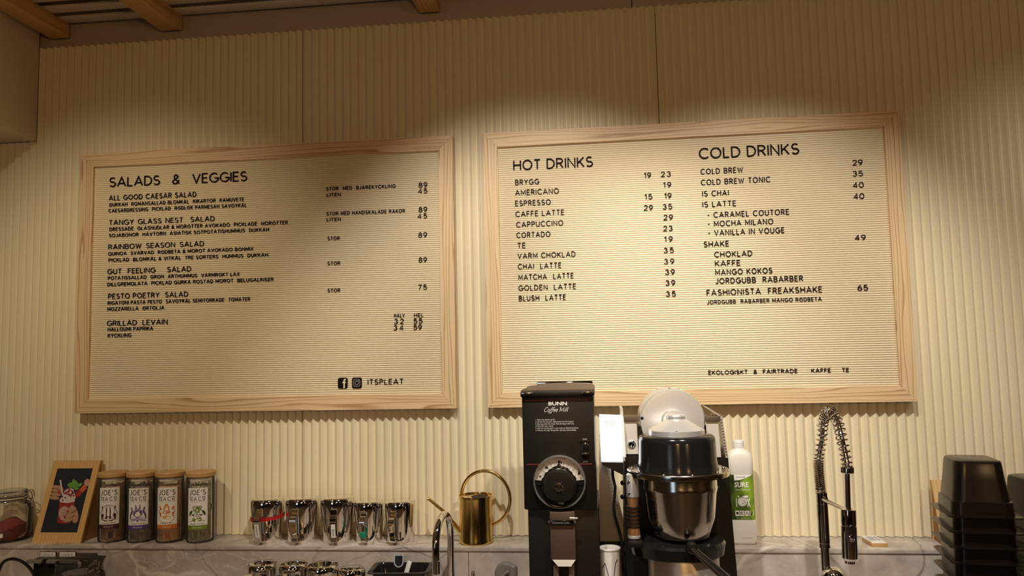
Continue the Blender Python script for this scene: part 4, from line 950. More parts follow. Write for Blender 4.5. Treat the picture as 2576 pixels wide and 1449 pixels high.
# paper cup with line drawings in front of the wedge's foot
P = at(1534, 1400, -.385); S = sc(P); C_ = thing('paper_cup', (P.x, -.385, ZC), 'white paper cup with black line drawings, between the grinder and the bowl machine', 'cup')
zt_ = at(1530, 1379, -.385).z; hC = zt_ - ZC; r1 = 26 * S; r0 = r1 * .72
b = MB(); b.lathe([(0, .002), (r0, 0), (r1, hC - .002), (r1 * 1.05, hC - .001), (r1 * 1.06, hC + .001), (r1 * 1.02, hC + .0025), (r1 * .97, hC), (r0 * .95, .006), (0, .006)], n=48, c=(P.x, -.385, ZC)); b.build('cup_body', 'paper_white', C_)
b = MB()
def cupmap(u, v, d):
    r = r0 + (r1 - r0) * v / hC + d; a = u; return Vector((P.x + r * math.sin(a), -.385 - r * math.cos(a), ZC + v))
for st in ([(-.9, hC * .8), (-.5, hC * .86), (-.15, hC * .7), (0, hC * .45), (.1, hC * .2)], [(.1, hC * .62), (.4, hC * .68), (.5, hC * .55), (.2, hC * .5), (.1, hC * .62)], [(.3, hC * .66), (.55, hC * .86), (.8, hC * .9)], [(.05, hC * .5), (-.1, hC * .3), (-.25, hC * .1)], [(.5, hC * .55), (.45, hC * .3), (.6, hC * .1)], [(-.8, hC * .4), (-.4, hC * .5), (-.25, hC * .3)]):
    o = []
    for (x0, y0), (x1, y1) in zip(st, st[1:]): o += [(x0 + (x1 - x0) * f / 4, y0 + (y1 - y0) * f / 4) for f in range(4)]
    b.tube([cupmap(u, v, .0002) for u, v in o + [st[-1]]], .0009, 5)
b.build('line_drawing', 'ink', C_, smooth=False)

# --- the bowl machine
YB = -.45; P = at(1705, 1180, YB); BX = P.x; S = sc(P)
def bx(px, py=1200, Y=YB): return at(px, py, Y).x
def bz(py, px=1705, Y=YB): return at(px, py, Y).z
MC = thing('bowl_machine', (BX, YB, ZC), 'black and steel bowl machine with a round silver drum, beside the green-labelled soap', 'kitchen machine')
CX = at(1712, 1250, YB).x
b = MB(); za, zb_, zd = bz(1180), bz(1228), bz(1349)
ra, rb = 92 * S, 66 * S
b.lathe([(rb * .8, zd), (rb, zd + .003), (rb * 1.06, zd + .012), (ra * .90, zb_ - .06), (ra * .965, zb_ - .006), (ra * .99, zb_), (ra * 1.0, zb_ + .005), (ra * .985, zb_ + .009), (ra * .99, za), (ra * .93, za), (ra * .9, zb_ - .01), (rb * .95, zd + .016), (0, zd + .008)], c=(CX, YB, 0), n=72); b.build('bowl', 'steel', MC, ang=50)
b = MB(); zf0, zf1 = bz(1192), bz(1178); FXc = bx(1705); rf = 126 * S
b.lathe([(ra * .9, zf0), (rf, zf0), (rf * 1.005, zf0 + .004), (rf * 1.0, zf1 - .002), (rf * .985, zf1), (ra * .9, zf1)], c=(FXc, YB, 0), n=80, close=True); b.build('flange_ring', 'steel', MC)
for a in (-150, -112, -78, -40, 0, 40, 90, 140, 180):
    b = MB(); b.lathe([(.0038, 0), (.0034, .002), (0, .003)], c=(FXc + rf * .90 * math.cos(R_(a)), YB + rf * .90 * math.sin(R_(a)), zf1), n=12); b.build('flange_screw', 'chrome', MC)
DXc = bx(1703, 1130); rdm = 97 * S; zt_ = bz(1094)
b = MB(); b.lathe([(0, zf1 + .0), (rdm * 1.04, zf1), (rdm * 1.03, zf1 + .006), (rdm * 1.0, zf1 + .02), (rdm * .985, zt_ - .012), (rdm * .96, zt_ - .003), (rdm * .90, zt_ + .001), (0, zt_ + .001)], c=(DXc, YB, 0), n=72); b.build('cover', 'black_gloss', MC, ang=40)
b = MB(); CXc = bx(1701, 1080); rk = 70 * S; zk = zt_ + .001
b.lathe([(0, zk), (rk, zk), (rk, zk + .011), (rk * .97, zk + .0125), (rk * .34, zk + .034), (rk * .33, zk + .036), (0, zk + .036)], c=(CXc, YB, 0), n=64); b.build('cap', 'silver_paint', MC)
b = MB(); b.lathe([(0, zk + .0355), (rk * .33, zk + .0355), (rk * .34, zk + .0405), (rk * .30, zk + .0435), (0, zk + .0445)], c=(CXc, YB, 0), n=40); b.build('cap_knob', 'silver_paint', MC)
for a in (-155, -95, -30):
    b = MB(); b.lathe([(.003, 0), (.0026, .0015), (0, .002)], c=(CXc + rk * .93 * math.cos(R_(a)), YB + rk * .93 * math.sin(R_(a)), zk + .012), n=10); b.build('cap_screw', 'chrome', MC)
# drum
YD = -.335; Pd = at(1691.5, 1061, YD); Sd = sc(Pd); rd = 82.5 * Sd; M = Matrix.Translation(Pd) @ Matrix.Rotation(R_(90), 4, 'X')
b = MB(); b.lathe([(rd * .99, -.105), (rd, -.100), (rd, -.006), (rd * .985, .0), (rd * .95, .003), (rd * .82, .0035)], n=88, M=M); b.build('drum', 'silver_paint', MC, ang=25)
b = MB(); b.lathe([(rd * .82, .001), (rd * .81, .003), (rd * .80, .0025), (rd * .30, .0025), (0, .0025)], n=72, M=M); b.build('drum_face', 'silver_paint', MC)
b = MB(); M3 = Matrix.Translation(Pd + Vector((0, 0, .004))) @ Matrix.Rotation(R_(90), 4, 'X'); b.lathe([(rd * .33, .002), (rd * .33, .012), (rd * .29, .016), (0, .017)], n=48, M=M3); b.build('drum_hub', 'silver_paint', MC)
b = MB(); q = Vector((at(1615.5, 1052, YD - .003) - Vector((0, 0, 0)))); b.lathe([(.0038, 0), (.0036, .0015), (0, .0018)], n=16, M=Matrix.Translation((q.x, YD - .0025, q.z)) @ Matrix.Rotation(R_(90), 4, 'X'))
b.lathe([(.003, 0), (.0027, .0015), (0, .0018)], n=16, c=(Pd.x - rd * .03, YD + .02, Pd.z + rd - .0006)); b.build('drum_screw', 'black_gloss', MC)
# housing behind: steel frames with plates, and the black column
YH = -.345
def hq(px, py, Y=YH): q = at(px, py, Y); return Vector((q.x, Y, q.z))
b = MB(); a_, c_ = hq(1571, 1062), hq(1606, 1142)
b.prism([(a_.x, c_.z), (c_.x, c_.z), (c_.x - .002, a_.z), (a_.x, a_.z)], (0, YH, 0), (1, 0, 0), (0, 0, 1), (0, .004, 0)); b.build('front_plate', 'plate_silver', MC, smooth=False)
b = MB(); q = hq(1589, 1118); b.lathe([(.0095, 0), (.0095, .002), (.0075, .0032), (.006, .0022), (0, .0026)], n=28, M=Matrix.Translation((q.x, YH - .0002, q.z)) @ Matrix.Rotation(R_(90), 4, 'X')); b.build('push_button', 'chrome', MC)
b = MB(); a_, c_ = hq(1777, 1062), hq(1811, 1150)
b.prism([(a_.x, c_.z), (c_.x + .003, c_.z), (hq(1806, 1062).x, a_.z), (a_.x, a_.z)], (0, YH, 0), (1, 0, 0), (0, 0, 1), (0, .004, 0)); b.build('front_plate', 'plate_silver', MC, smooth=False)
b = MB()
for x0, x1 in ((1569, 1607), (1774, 1810)):
    a_, c_ = hq(x0, 1046), hq(x1, 1061); b.box(((a_.x + c_.x) / 2, YH + .01, (a_.z + c_.z) / 2), (c_.x - a_.x, .028, a_.z - c_.z), 0, bev=.001)
b.build('top_bar', 'brown_plate', MC)
b = MB(); P5 = [hq(1560, 1028), hq(1567, 1028), hq(1573, 1160), hq(1566, 1160)]; b.hull(P5, [p + Vector((0, .10, 0)) for p in P5])
P5 = [hq(1780, 1027), hq(1786, 1028), hq(1816, 1046), hq(1810, 1048)]; b.hull(P5, [p + Vector((0, .10, 0)) for p in P5])
b.build('frame_plate', 'brushed', MC, smooth=False)
b = MB(); P5 = [hq(1811, 1045), hq(1817, 1046), hq(1832, 1152), hq(1825, 1152)]; b.hull(P5, [p + Vector((0, .10, 0)) for p in P5]); b.build('frame_plate', 'brushed', MC, smooth=False)
b = MB(); mh = plane_map((0, YH - .0004, 0), (1, 0, 0), (0, 0, 1), (0, -1, 0))
for q in range(13):
    f = q / 12; a_ = hq(1814.5 + 13 * f, 1056 + 88 * f); b.poly(mh, [(a_.x - .0018, a_.z - .0011), (a_.x + .0014, a_.z - .0011), (a_.x + .0012, a_.z + .0011), (a_.x - .002, a_.z + .0011)])
b.build('vent_row', 'dark_hole', MC, smooth=False)
b = MB(); pts = [(hq(1570, 1142).x, hq(1570, 1142).z), (hq(1832, 1146).x, hq(1832, 1146).z), (hq(1842, 1300).x, hq(1842, 1300).z), (hq(1862, 1449).x, ZC + .0), (hq(1572, 1449).x, ZC)]
b.prism(pts, (0, YH + .003, 0), (1, 0, 0), (0, 0, 1), (0, .135, 0)); b.build('column', 'black_metal', MC, smooth=False)
b = MB(); a_, c_ = hq(1609, 1062), hq(1775, 1142); b.box(((a_.x + c_.x) / 2, YH + .06, (a_.z + c_.z) / 2 - .01), (c_.x - a_.x + .01, .105, a_.z - c_.z), 0); b.build('back_panel', 'black_metal', MC)
# neck that carries the bowl, and base
b = MB(); za = bz(1352); zs_ = bz(1400); r8 = 118 * S
b.lathe([(0, za), (r8 * .60, za), (r8 * .98, za - .006), (r8 * 1.02, za - .012), (r8 * .98, zs_ + .006), (r8 * .80, zs_), (0, zs_)], c=(bx(1705, 1380), YB + .02, 0), n=64, sy=.9); b.build('base_shoulder', 'black_gloss', MC)
b = MB(); XC = bx(1722, 1420); rC = 88 * S; b.lathe([(0, ZC + .03), (rC, ZC + .03), (rC, zs_ - .002), (rC * .98, zs_ + .001), (0, zs_ + .001)], c=(XC, YB + .02, 0), n=64); b.build('base_cylinder', 'brushed', MC)
b = MB(); b.lathe([(0, ZC), (rC * 1.12, ZC), (rC * 1.12, ZC + .026), (rC * 1.02, ZC + .032), (0, ZC + .032)], c=(XC, YB + .02, 0), n=64); b.build('base_foot', 'black_metal', MC)
b = MB(); a_, c_ = Vector((bx(1605, 1250), YB + .085, bz(1200))), Vector((bx(1650, 1300), YB + .085, bz(1360)))
b.box(((bx(1602) + bx(1806)) / 2, YB + .09, (bz(1198) + bz(1360)) / 2), (bx(1806) - bx(1602), .03, bz(1198) - bz(1360)), 0, bev=.004); b.build('bowl_bracket', 'black_metal', MC)
b = MB(); YL = YB - .090; l0, l1 = at(1741, 1379, YL), at(1845, 1470, YL - .02); b.tube([l0, l0.lerp(l1, .5), l1], [.0095, .0115, .012], 14, flat=.75); b.lathe([(.0115, -.012), (.0115, .006), (.009, .009), (0, .010)], n=24, M=Matrix.Translation((l0.x, YL + .002, l0.z)) @ Matrix.Rotation(R_(90), 4, 'X')); b.build('lever', 'black_plastic', MC)
# wooden grip with silver head and wire rings
YK = YB - .03; kt, kb = at(1590, 1191, YK), at(1590, 1346, YK); Sk = sc(kt); rkk = 16 * Sk
def kz(py): return at(1590, py, YK).z
KX = kt.x
KH = MB(); KH.lathe([(rkk, kz(1249)), (rkk * 1.02, kz(1246)), (rkk * 1.0, kz(1200)), (rkk * .92, kz(1194)), (rkk * .7, kz(1191)), (0, kz(1190.5))], c=(KX, YK, 0), n=36); KH.build('grip_head', 'silver_paint', MC)
b = MB(); b.lathe([(0, kz(1346)), (rkk * .92, kz(1346)), (rkk * .94, kz(1338)), (rkk * .84, kz(1322)), (rkk * .80, kz(1296)), (rkk * .84, kz(1272)), (rkk * .93, kz(1256)), (rkk * .93, kz(1248))], c=(KX, YK, 0), n=36); b.build('wooden_grip', 'handle_wood', MC)
b = MB()
for q in (1274, 1283, 1293, 1303, 1312, 1321): b.tube([(KX + rkk * .90 * math.cos(R_(a)), YK + rkk * .90 * math.sin(R_(a)), kz(q) + .0012 * math.sin(R_(a))) for a in range(0, 360, 12)], .0022, 8, closed=True)
b.build('grip_wire', 'black_metal', MC)
b = MB(); b.lathe([(0, kz(1353)), (rkk * .96, kz(1353)), (rkk * 1.0, kz(1349)), (rkk * .95, kz(1345)), (0, kz(1345))], c=(KX, YK, 0), n=36)
b.build('grip_ferrule', 'silver_paint', MC)
b = MB(); b.box((KX + .002, YK + .035, kz(1364)), (.03, .11, .014), 0, bev=.003); b.tube([(KX, YK, kz(1353) + .001), (KX, YK, kz(1362))], .007, 12); b.build('grip_arm', 'black_metal', MC)
for q in (1209, 1238):
    b = MB(); b.lathe([(.004, 0), (.0034, .002), (0, .003)], n=12, M=Matrix.Translation((KX - rkk * .62, YK - rkk * .80, kz(q))) @ Matrix.Rotation(R_(90), 4, 'X')); b.build('bolt', 'chrome', MC)
for q in (1214, 1249):
    b = MB(); p5 = hq(1566.5, q, YH); b.lathe([(.006, 0), (.006, .004), (.004, .006), (0, .006)], n=14, M=Matrix.Translation((p5.x, YH - .001, p5.z)) @ Matrix.Rotation(R_(90), 4, 'X')); b.build('bolt', 'chrome', MC)
# lit display on a bracket
YX = -.375
def xq(px, py, Y=YX): return at(px, py, Y)
c4 = [xq(1512.5, 1161), xq(1567, 1162), xq(1561.5, 1045), xq(1507.5, 1043)]
b = MB(); b.hull(c4, [p + Vector((0, .012, 0)) for p in c4]); b.build('display', 'screen', MC, smooth=False)
b = MB(); e1, e2, e3, e4 = [xq(*q, YX - .0006) for q in ((1520, 1070), (1550, 1070.5), (1549.5, 1058), (1519.5, 1057.5))]
mpx = lambda u, v, d: e1.lerp(e2, u).lerp(e4.lerp(e3, u), v) + Vector((0, -d, 0))
rg = random.Random(3)
for q in range(4):
    x0 = 0
    while x0 < .9: x1 = min(1, x0 + rg.uniform(.08, .22)); b.poly(mpx, [(x0, .03 + q * .25), (x1, .03 + q * .25), (x1, .20 + q * .25), (x0, .20 + q * .25)]); x0 = x1 + .03
b.build('display_mark', 'mark_grey', MC, smooth=False)
b = MB(); P6 = [xq(1513, 1163), xq(1568, 1164), xq(1569, 1196), xq(1545, 1184), xq(1516, 1170)]; b.hull(P6, [p + Vector((0, .05, 0)) for p in P6]); P7 = [xq(1562, 1052), xq(1569, 1052), xq(1575, 1150), xq(1568.5, 1150)]; b.hull([p + Vector((0, .002, 0)) for p in P7], [p + Vector((0, .035, 0)) for p in P7], 1); b.build('display_bracket', ['black_plastic', 'white_plastic'], MC, smooth=False)
b = MB(); cab = [(1540, 1174), (1542, 1200), (1548, 1225), (1546, 1250), (1544, 1272), (1546, 1295), (1555, 1325), (1562, 1350), (1566, 1385), (1572, 1430)]
cp = [at(x, y, -.355) for x, y in cab]; b.tube(cp, .0034, 10); b.build('cable', 'black_gloss', MC)

# --- dish soap bottle
P = at(1870, 1369, -.062); B_ = thing('soap_bottle', (P.x, -.060, ZL), 'milky plastic dish soap bottle with a bright green label, on the ledge', 'bottle'); S = sc(P)
wb, db = 65 * S, .050
def rr_(w, d, z, r): return [(x, y, z) for x, y in rrect(0, 0, w, d, r, 5)]
def loft(b, rings, mi=0):
    n = len(rings[0]); b.add(sum([list(r) for r in rings], []), [(j * n + i, j * n + (i + 1) % n, (j + 1) * n + (i + 1) % n, (j + 1) * n + i) for j in range(len(rings) - 1) for i in range(n)] + [tuple(range(n))[::-1], tuple(range((len(rings) - 1) * n, len(rings) * n))], mi); return b
def bh(py): return (1369 - py) * S
lab0, lab1 = bh(1309), bh(1197)
b = MB(); loft(b, [rr_(wb * .90, db * .86, 0, .012), rr_(wb * .98, db * .97, .003, .013), rr_(wb, db, .009, .014), rr_(wb, db, lab0 - .008, .014), rr_(wb * .965, db * .95, lab0 - .002, .014), rr_(wb * .955, db * .945, lab0, .014), rr_(wb * .93, db * .93, lab1, .014), rr_(wb * .965, db * .96, lab1 + .002, .014), rr_(wb * .96, db * .95, bh(1158), .0145), rr_(wb * .88, db * .90, bh(1148), .015), rr_(wb * .66, db * .76, bh(1140), .016), rr_(wb * .42, wb * .42, bh(1136), .0125), rr_(wb * .40, wb * .40, bh(1131), .0125)])
L(B_, b, 'bottle_body', 'milky_plastic', ang=50)
b = MB(); rc = 13.8 * S; b.lathe([(0, bh(1132.5)), (rc, bh(1132.5)), (rc * 1.0, bh(1124)), (rc * .97, bh(1123.4)), (rc * .97, bh(1122.6)), (rc, bh(1122)), (rc * 1.0, bh(1116)), (rc * .94, bh(1114.5)), (0, bh(1114))], n=40, c=(-.0005, 0, 0)); L(B_, b, 'cap', 'white_plastic')
def labm(w, d, r):
    pr = rrect(0, 0, w, d, r, 8); 
    pr = [p for p in pr]; i0 = min(range(len(pr)), key=lambda i: (pr[i][1], abs(pr[i][0]))); 
    def f(u, v, dd):      # u = arc length from the middle of the front
        h_ = w / 2 - r; s = 1 if u >= 0 else -1; a = abs(u)
        if a <= h_: x, y = a, -d / 2 - dd
        else:
            th = min((a - h_) / r, math.pi / 2); x = h_ + (r + dd) * math.sin(th); y = -d / 2 + r - (r + dd) * math.cos(th)
            rest = (a - h_) - r * math.pi / 2
            if rest > 0: y += rest
        return Vector((s * x, y, v))
    return f
lm0 = labm(wb * .945, db * .94, .014)
def lm(u, v, d):
    f = 1.012 - .03 * (v - lab0) / (lab1 - lab0); q = lm0(u, v, d + .0006); return Vector((q.x * f, q.y * f, q.z))
def lblmat(nt, b_):
    v = coords(nt, (1, 1, 1)); sx = N(nt, 'ShaderNodeSeparateXYZ'); nt.links.new(v, sx.inputs[0])
    n1 = noise(nt, coords(nt, (30, 1, 22), (0, R_(35), 0)), 1, 2)
    ad = N(nt, 'ShaderNodeMath', operation='MULTIPLY_ADD'); ad.inputs[1].default_value = 9; nt.links.new(sx.outputs[0], ad.inputs[0]); nt.links.new(n1, ad.inputs[2])
    nt.links.new(ramp(nt, ad.outputs[0], [(.25, (.035, .06, .012)), (.5, (.10, .17, .02)), (.72, (.27, .42, .03)), (.9, (.16, .26, .02))]), b_.inputs['Base Color'])
mat('soap_label', (.15, .25, .03), .35, fn=lblmat)
b = MB(); b.grid(lambda u, v: lm((u - .5) * .098, lab0 + .001 + v * (lab1 - lab0 - .002), 0), 28, 6); L(B_, b, 'label', 'soap_label')
hw_ = wb * .945 / 2
b = MB(); top = lab1 - .001
b.add([lm(-hw_ * .62 + (hw_ * 1.5) * i / 12, top, .0003) for i in range(13)] + [lm(-hw_ * .62 + (hw_ * 1.5) * i / 12, top - .015 * math.sin(math.pi * min(1, (i / 12) * .5 + .5)) * (1 if i > 0 else 1), .0003) for i in range(13)], [(i, i + 1, 14 + i, 13 + i) for i in range(12)])
L(B_, b, 'label_flash', 'paper_white')
cz_ = lambda py: bh(py)
b = MB(); b.ftext(lm, 'SURE', -.0015, cz_(1228), 17 * S, .0004, center=True, width=35 * S, bold=.03)
b.ftext(lm, 'Hand Dishwash', .001, cz_(1236.5), 6.4 * S, .0004, center=True, width=37 * S)
b.ribbon(lm, ell(-.001, cz_(1264), 10.5 * S, 10.5 * S, 20)[1:], 2.0 * S, .0004, closed=True); b.disc(lm, -.001, cz_(1264), 9 * S, d=.0003)
b.ribbon(lm, [(-.0165, cz_(1277)), (-.0165, cz_(1256))], 2 * S, .0004); b.ribbon(lm, [(.0115, cz_(1256)), (.0185, cz_(1277))], 2 * S, .0004); b.ribbon(lm, [(.0175, cz_(1256)), (.0115, cz_(1277))], 2 * S, .0004)
b.poly(lm, [(-.006, cz_(1254)), (.004, cz_(1249)), (.014, cz_(1249)), (.014, cz_(1253)), (.002, cz_(1257))], .0004); b.disc(lm, -.011, cz_(1252), 2 * S, d=.0004)
for q in range(4):
    x0 = -.0205 + q * .0122; b.add([lm(x0, cz_(1299), .0004), lm(x0 + .0104, cz_(1299), .0004), lm(x0 + .0104, cz_(1286), .0004), lm(x0, cz_(1286), .0004)], [(0, 1, 2, 3)])
b.ftext(lm, '1L', -.0185, cz_(1306), 5 * S, .0004); b.ftext(lm, 'Hand Dishwash', -.006, cz_(1306), 3.6 * S, .0004, width=.02)
for q in range(9): b.add([lm(-hw_ - .006, cz_(1303 - q * 2.6), .0004), lm(-hw_ + .001, cz_(1303 - q * 2.6), .0004), lm(-hw_ + .001, cz_(1303 - q * 2.6 - 1.3), .0004), lm(-hw_ - .006, cz_(1303 - q * 2.6 - 1.3), .0004)], [(0, 1, 2, 3)])
L(B_, b, 'lettering', 'ink_white', smooth=False)
b = MB()
b.ftext(lm, 'Diversey', -.016, top - .0075, .0052, .0006, width=.019); b.poly(lm, [(.0045, top - .008), (.0045, top - .0035), (.0085, top - .0058)], .0006)
for q, sh in enumerate((lambda x: b.disc(lm, x, cz_(1292), 3 * S, 3.6 * S, d=.0006, rot=30), lambda x: b.ribbon(lm, arc(x, cz_(1292), 3 * S, 3 * S, 40, 320, 8), 1.8 * S, .0006), lambda x: b.ribbon(lm, [(x - 3 * S, cz_(1296)), (x, cz_(1289)), (x + 3 * S, cz_(1296))], 1.1 * S, .0006), lambda x: b.ribbon(lm, [(x - 3 * S, cz_(1292)), (x - 1 * S, cz_(1296)), (x + 3.5 * S, cz_(1288))], 1.3 * S, .0006))): sh(-.0205 + q * .0122 + .0052)
for q in ((.003, 1262), (.0055, 1266), (.0, 1268)): b.disc(lm, q[0], cz_(q[1]), 1.2 * S, d=.0006, n=8)
b.ftext(plane_map((0, -db / 2 - .0003, 0), (1, 0, 0), (0, 0, 1), (0, -1, 0)), 'BL 204-1407 SF', -.006, .016, .0030, 0, width=.026)
L(B_, b, 'lettering', 'ink', smooth=False)

# --- spring tap
YS = -.30; R0 = at(2077, 1402, YS); ST = thing('spring_tap', (R0.x, YS, ZC), 'tall chrome tap with a coiled spring hose, beside the stack of dark containers', 'tap'); S = sc(at(2072, 1250, YS))
def tz(py, px=2072): return at(px, py, YS).z
XT = at(2071, 1310, YS).x
b = MB(); b.lathe([(10.5 * S, ZC + .05), (10.5 * S, tz(1378)), (13.2 * S, tz(1377)), (13.2 * S, tz(1367)), (12.8 * S, tz(1366.5)), (12.8 * S, tz(1365.5)), (13.4 * S, tz(1365)), (13.4 * S, tz(1268)), (12.6 * S, tz(1267.5)), (12.6 * S, tz(1266)), (13.4 * S, tz(1265.5)), (13.4 * S, tz(1238)), (7 * S, tz(1237))], c=(XT, YS, 0), n=40); b.build('riser', 'chrome', ST)
Bz = tz(1440, 2090); b = MB(); M = Matrix.Translation((XT + .012, YS - .012, Bz - .012)); b.lathe([(0, -.028)] + [(.028 * math.cos(R_(a)), .028 * math.sin(R_(a))) for a in range(-75, 91, 15)], n=36, M=M)
b.lathe([(.030, 0), (.030, .008), (.024, .014), (.022, Bz - ZC - .02), (.016, Bz - ZC - .012)], c=(XT, YS, ZC), n=36); b.build('mixer_body', 'chrome', ST)
# hose path: up the riser, over, and down to the collar (towards the viewer)
YE = -.42; col = at(2131, 1181, YE); apx = at(2086, 1034, -.35)
key = [Vector((XT - .002, YS, tz(1240))), Vector((XT - .004, YS, tz(1165))), Vector((at(2067, 1100, -.30).x, -.302, tz(1100))), Vector((at(2071, 1058, -.318).x, -.318, at(2071, 1058, -.318).z)), apx, Vector(at(2106, 1058, -.378)), Vector(at(2118, 1105, -.405)), Vector(at(2128, 1150, -.416)), Vector(col)]
def spline(P, n=16):
    o = []
    for i in range(len(P) - 1):
        p0, p1, p2, p3 = P[max(i - 1, 0)], P[i], P[i + 1], P[min(i + 2, len(P) - 1)]
        for k in range(n):
            t = k / n; o.append(.5 * ((2 * p1) + (p2 - p0) * t + (2 * p0 - 5 * p1 + 4 * p2 - p3) * t * t + (3 * p1 - p0 - 3 * p2 + p3) * t ** 3))
    return o + [P[-1]]
path = spline(key)
head_t = at(2134, 1285, YE); path2 = path + [col.lerp(head_t, f) for f in (.3, .7, 1)]
b = MB(); b.tube(path2, .0056, 12); b.build('hose', 'steel', ST)
b = MB(); pts = []; ln = [0]
for a_, c_ in zip(path, path[1:]): ln.append(ln[-1] + (c_ - a_).length)
tot = ln[-1]; kz_ = (path[16] - path[0]).length
def along(s):
    for i in range(len(ln) - 1):
        if s <= ln[i + 1]: f = (s - ln[i]) / (ln[i + 1] - ln[i]); return path[i].lerp(path[i + 1], f), (path[i + 1] - path[i]).normalized()
    return path[-1], (path[-1] - path[-2]).normalized()
s = 0; ph = 0
while s < tot:
    p, t_ = along(s); near = min(1, max(0, (tot - s) / .03))
    pitch = .0042 if s < kz_ else (.0042 + (.0125 - .0042) * min(1, (s - kz_) / .03)) * (.55 + .45 * near)
    if kz_ + .11 < s < tot - .125: pitch = .0082
    sd = t_.cross(Vector((0, -.6, .2))).normalized() if abs(t_.z) < .95 else t_.cross(Vector((0, -1, 0))).normalized(); n2 = t_.cross(sd)
    pts.append(p + (sd * math.cos(ph) + n2 * math.sin(ph)) * .0116); ph += R_(24); s += pitch * 24 / 360
b.tube(pts, .0019, 6); b.build('spring_coil', 'chrome', ST)
b = MB(); dz_ = (head_t - col).normalized(); M = Matrix.Translation(col) @ dz_.to_track_quat('Z', 'Y').to_matrix().to_4x4()
b.lathe([(.005, -.006), (.0145, -.006), (.0148, -.005), (.0148, .006), (.0135, .0075), (.005, .0075)], n=32, M=M, close=True); b.build('collar', 'chrome', ST)
h0, h1 = at(2134, 1280, YE), at(2138, 1417, YE); dz_ = (h1 - h0).normalized(); Lh = (h1 - h0).length; Sh = sc(h0); M = Matrix.Translation(h0) @ dz_.to_track_quat('Z', 'Y').to_matrix().to_4x4()
b = MB(); b.lathe([(6 * Sh, -.004), (8 * Sh, 0), (17.5 * Sh, .001), (18 * Sh, .004), (18 * Sh, .034), (17.2 * Sh, .0345), (17.2 * Sh, .0365), (18.4 * Sh, .037), (18.8 * Sh, Lh * .76), (18.2 * Sh, Lh * .90), (14 * Sh, Lh * .945), (12.5 * Sh, Lh * .95), (12 * Sh, Lh), (0, Lh)], n=44, M=M); b.build('spray_head', 'chrome', ST)
hx = lambda py: at(2143, py, YE - .018)
b = MB(); q = at(2143, 1331, YE - .0175); b.lathe([(.0082, 0), (.0082, .003), (.007, .0042), (0, .0044)], n=28, M=Matrix.Translation((q.x, YE - .0155, q.z)) @ Matrix.Rotation(R_(90), 4, 'X')); b.build('spray_button', 'black_plastic', ST)
b = MB(); q = at(2143, 1355, YE - .0175); b.lathe([(.0072, 0), (.0072, .0025), (.0058, .003), (.0050, .0015), (0, .0035)], n=28, M=Matrix.Translation((q.x, YE - .0158, q.z)) @ Matrix.Rotation(R_(90), 4, 'X')); b.build('spray_dial', 'chrome', ST)
b = MB(); a_ = Vector((XT, YS - .010, tz(1254))); c_ = h0 + dz_ * .005; b.tube([a_, a_.lerp(c_, .5), c_], [.0052, .0046, .0042], 12); b.lathe([(.0068, 0), (.0068, .006), (0, .007)], n=20, M=Matrix.Translation((XT + .003, YS - .010, tz(1253))) @ Matrix.Rotation(R_(90), 4, 'X')); b.build('holder_arm', 'chrome', ST)

# --- card on a little wooden block
q0, q1, q2, q3 = atz(2186, 1374, ZL), atz(2223, 1374, ZL), atz(2204, 1356, ZL), atz(2166, 1356, ZL)
cx_, cy_ = (q0.x + q1.x + q2.x + q3.x) / 4, (q0.y + q1.y + q2.y + q3.y) / 4; sh = (q3.x - q0.x + .010) * 0
b = MB(); b.box((0, 0, .0045), (.040, .072, .009), 0, bev=.001)
tag(b.build('wooden_block', 'bamboo', loc=(cx_ + .002, -.068, ZL), rot=(0, 0, R_(2))), 'small flat wooden block on the ledge behind the spray tap', 'block')
CD = thing('printed_card', (cx_ + .001, -.066, ZL + .009), 'small printed white card lying on the flat wooden block', 'card', rz=R_(3))
b = MB(); b.box((0, 0, .0007), (.038, .068, .0014), 0); b.box((0, .001, .0022), (.036, .064, .0012), 0, R=Euler((R_(1), 0, 0)).to_matrix()); L(CD, b, 'card_sheet', 'paper_white', smooth=False)
b = MB(); mp = plane_map((0, 0, .0036), (1, 0, 0), (0, 1, 0), (0, 0, 1))
for q in range(7): b.ribbon(mp, [(-.014, .024 - q * .0062), (.002, .024 - q * .0062)], .0017, .0002); b.ribbon(mp, [(.005, .024 - q * .0062), (.0125, .024 - q * .0062)], .0017, .0002)
L(CD, b, 'lettering', 'ink_grey', smooth=False)

# --- second wooden stand, half hidden by the containers
P = atz(2337, 1368, ZL); PS2, _, _, _ = picture_stand((P.x + .098, -.098, ZL), R_(-6), 'wooden A-frame stand half hidden behind the stacked dark containers', w=.15, h=.158, lean=.060, dep=.080)

# --- stacked dark containers, upside down
def container(label, group):
    t = thing('food_container', (0, 0, 0), label, 'container', group); H = .116; w, d = .110, .122
    rs = [rr_(w + .038, d + .038, .0, .018), rr_(w + .038, d + .038, .0022, .018), rr_(w + .014, d + .014, .0030, .022), rr_(w + .010, d + .010, .030, .022), rr_(w + .003, d + .003, .0315, .022), rr_(w - .008, d - .008, .075, .022), rr_(w - .014, d - .014, H - .008, .022), rr_(w - .018, d - .018, H - .002, .020), rr_(w - .028, d - .028, H, .016)]
    b = MB(); n = len(rs[0]); rs2 = [[(x * .985, y * .985, z - .0016) for x, y, z in r] for r in rs[::-1]]
    A = rs + rs2[:-1] + [[(x * .86, y * .86, .0) for x, y, z in rs[0]]]
    k = len(rs); V = sum(rs, []); fs = [(j * n + i, j * n + (i + 1) % n, (j + 1) * n + (i + 1) % n, (j + 1) * n + i) for j in range(k - 1) for i in range(n)] + [tuple(range((k - 1) * n, k * n))]
    b.add(V, fs); L(t, b, 'shell', 'container_plastic', ang=40)
    return t
GC = 'dark food containers stacked upside down'
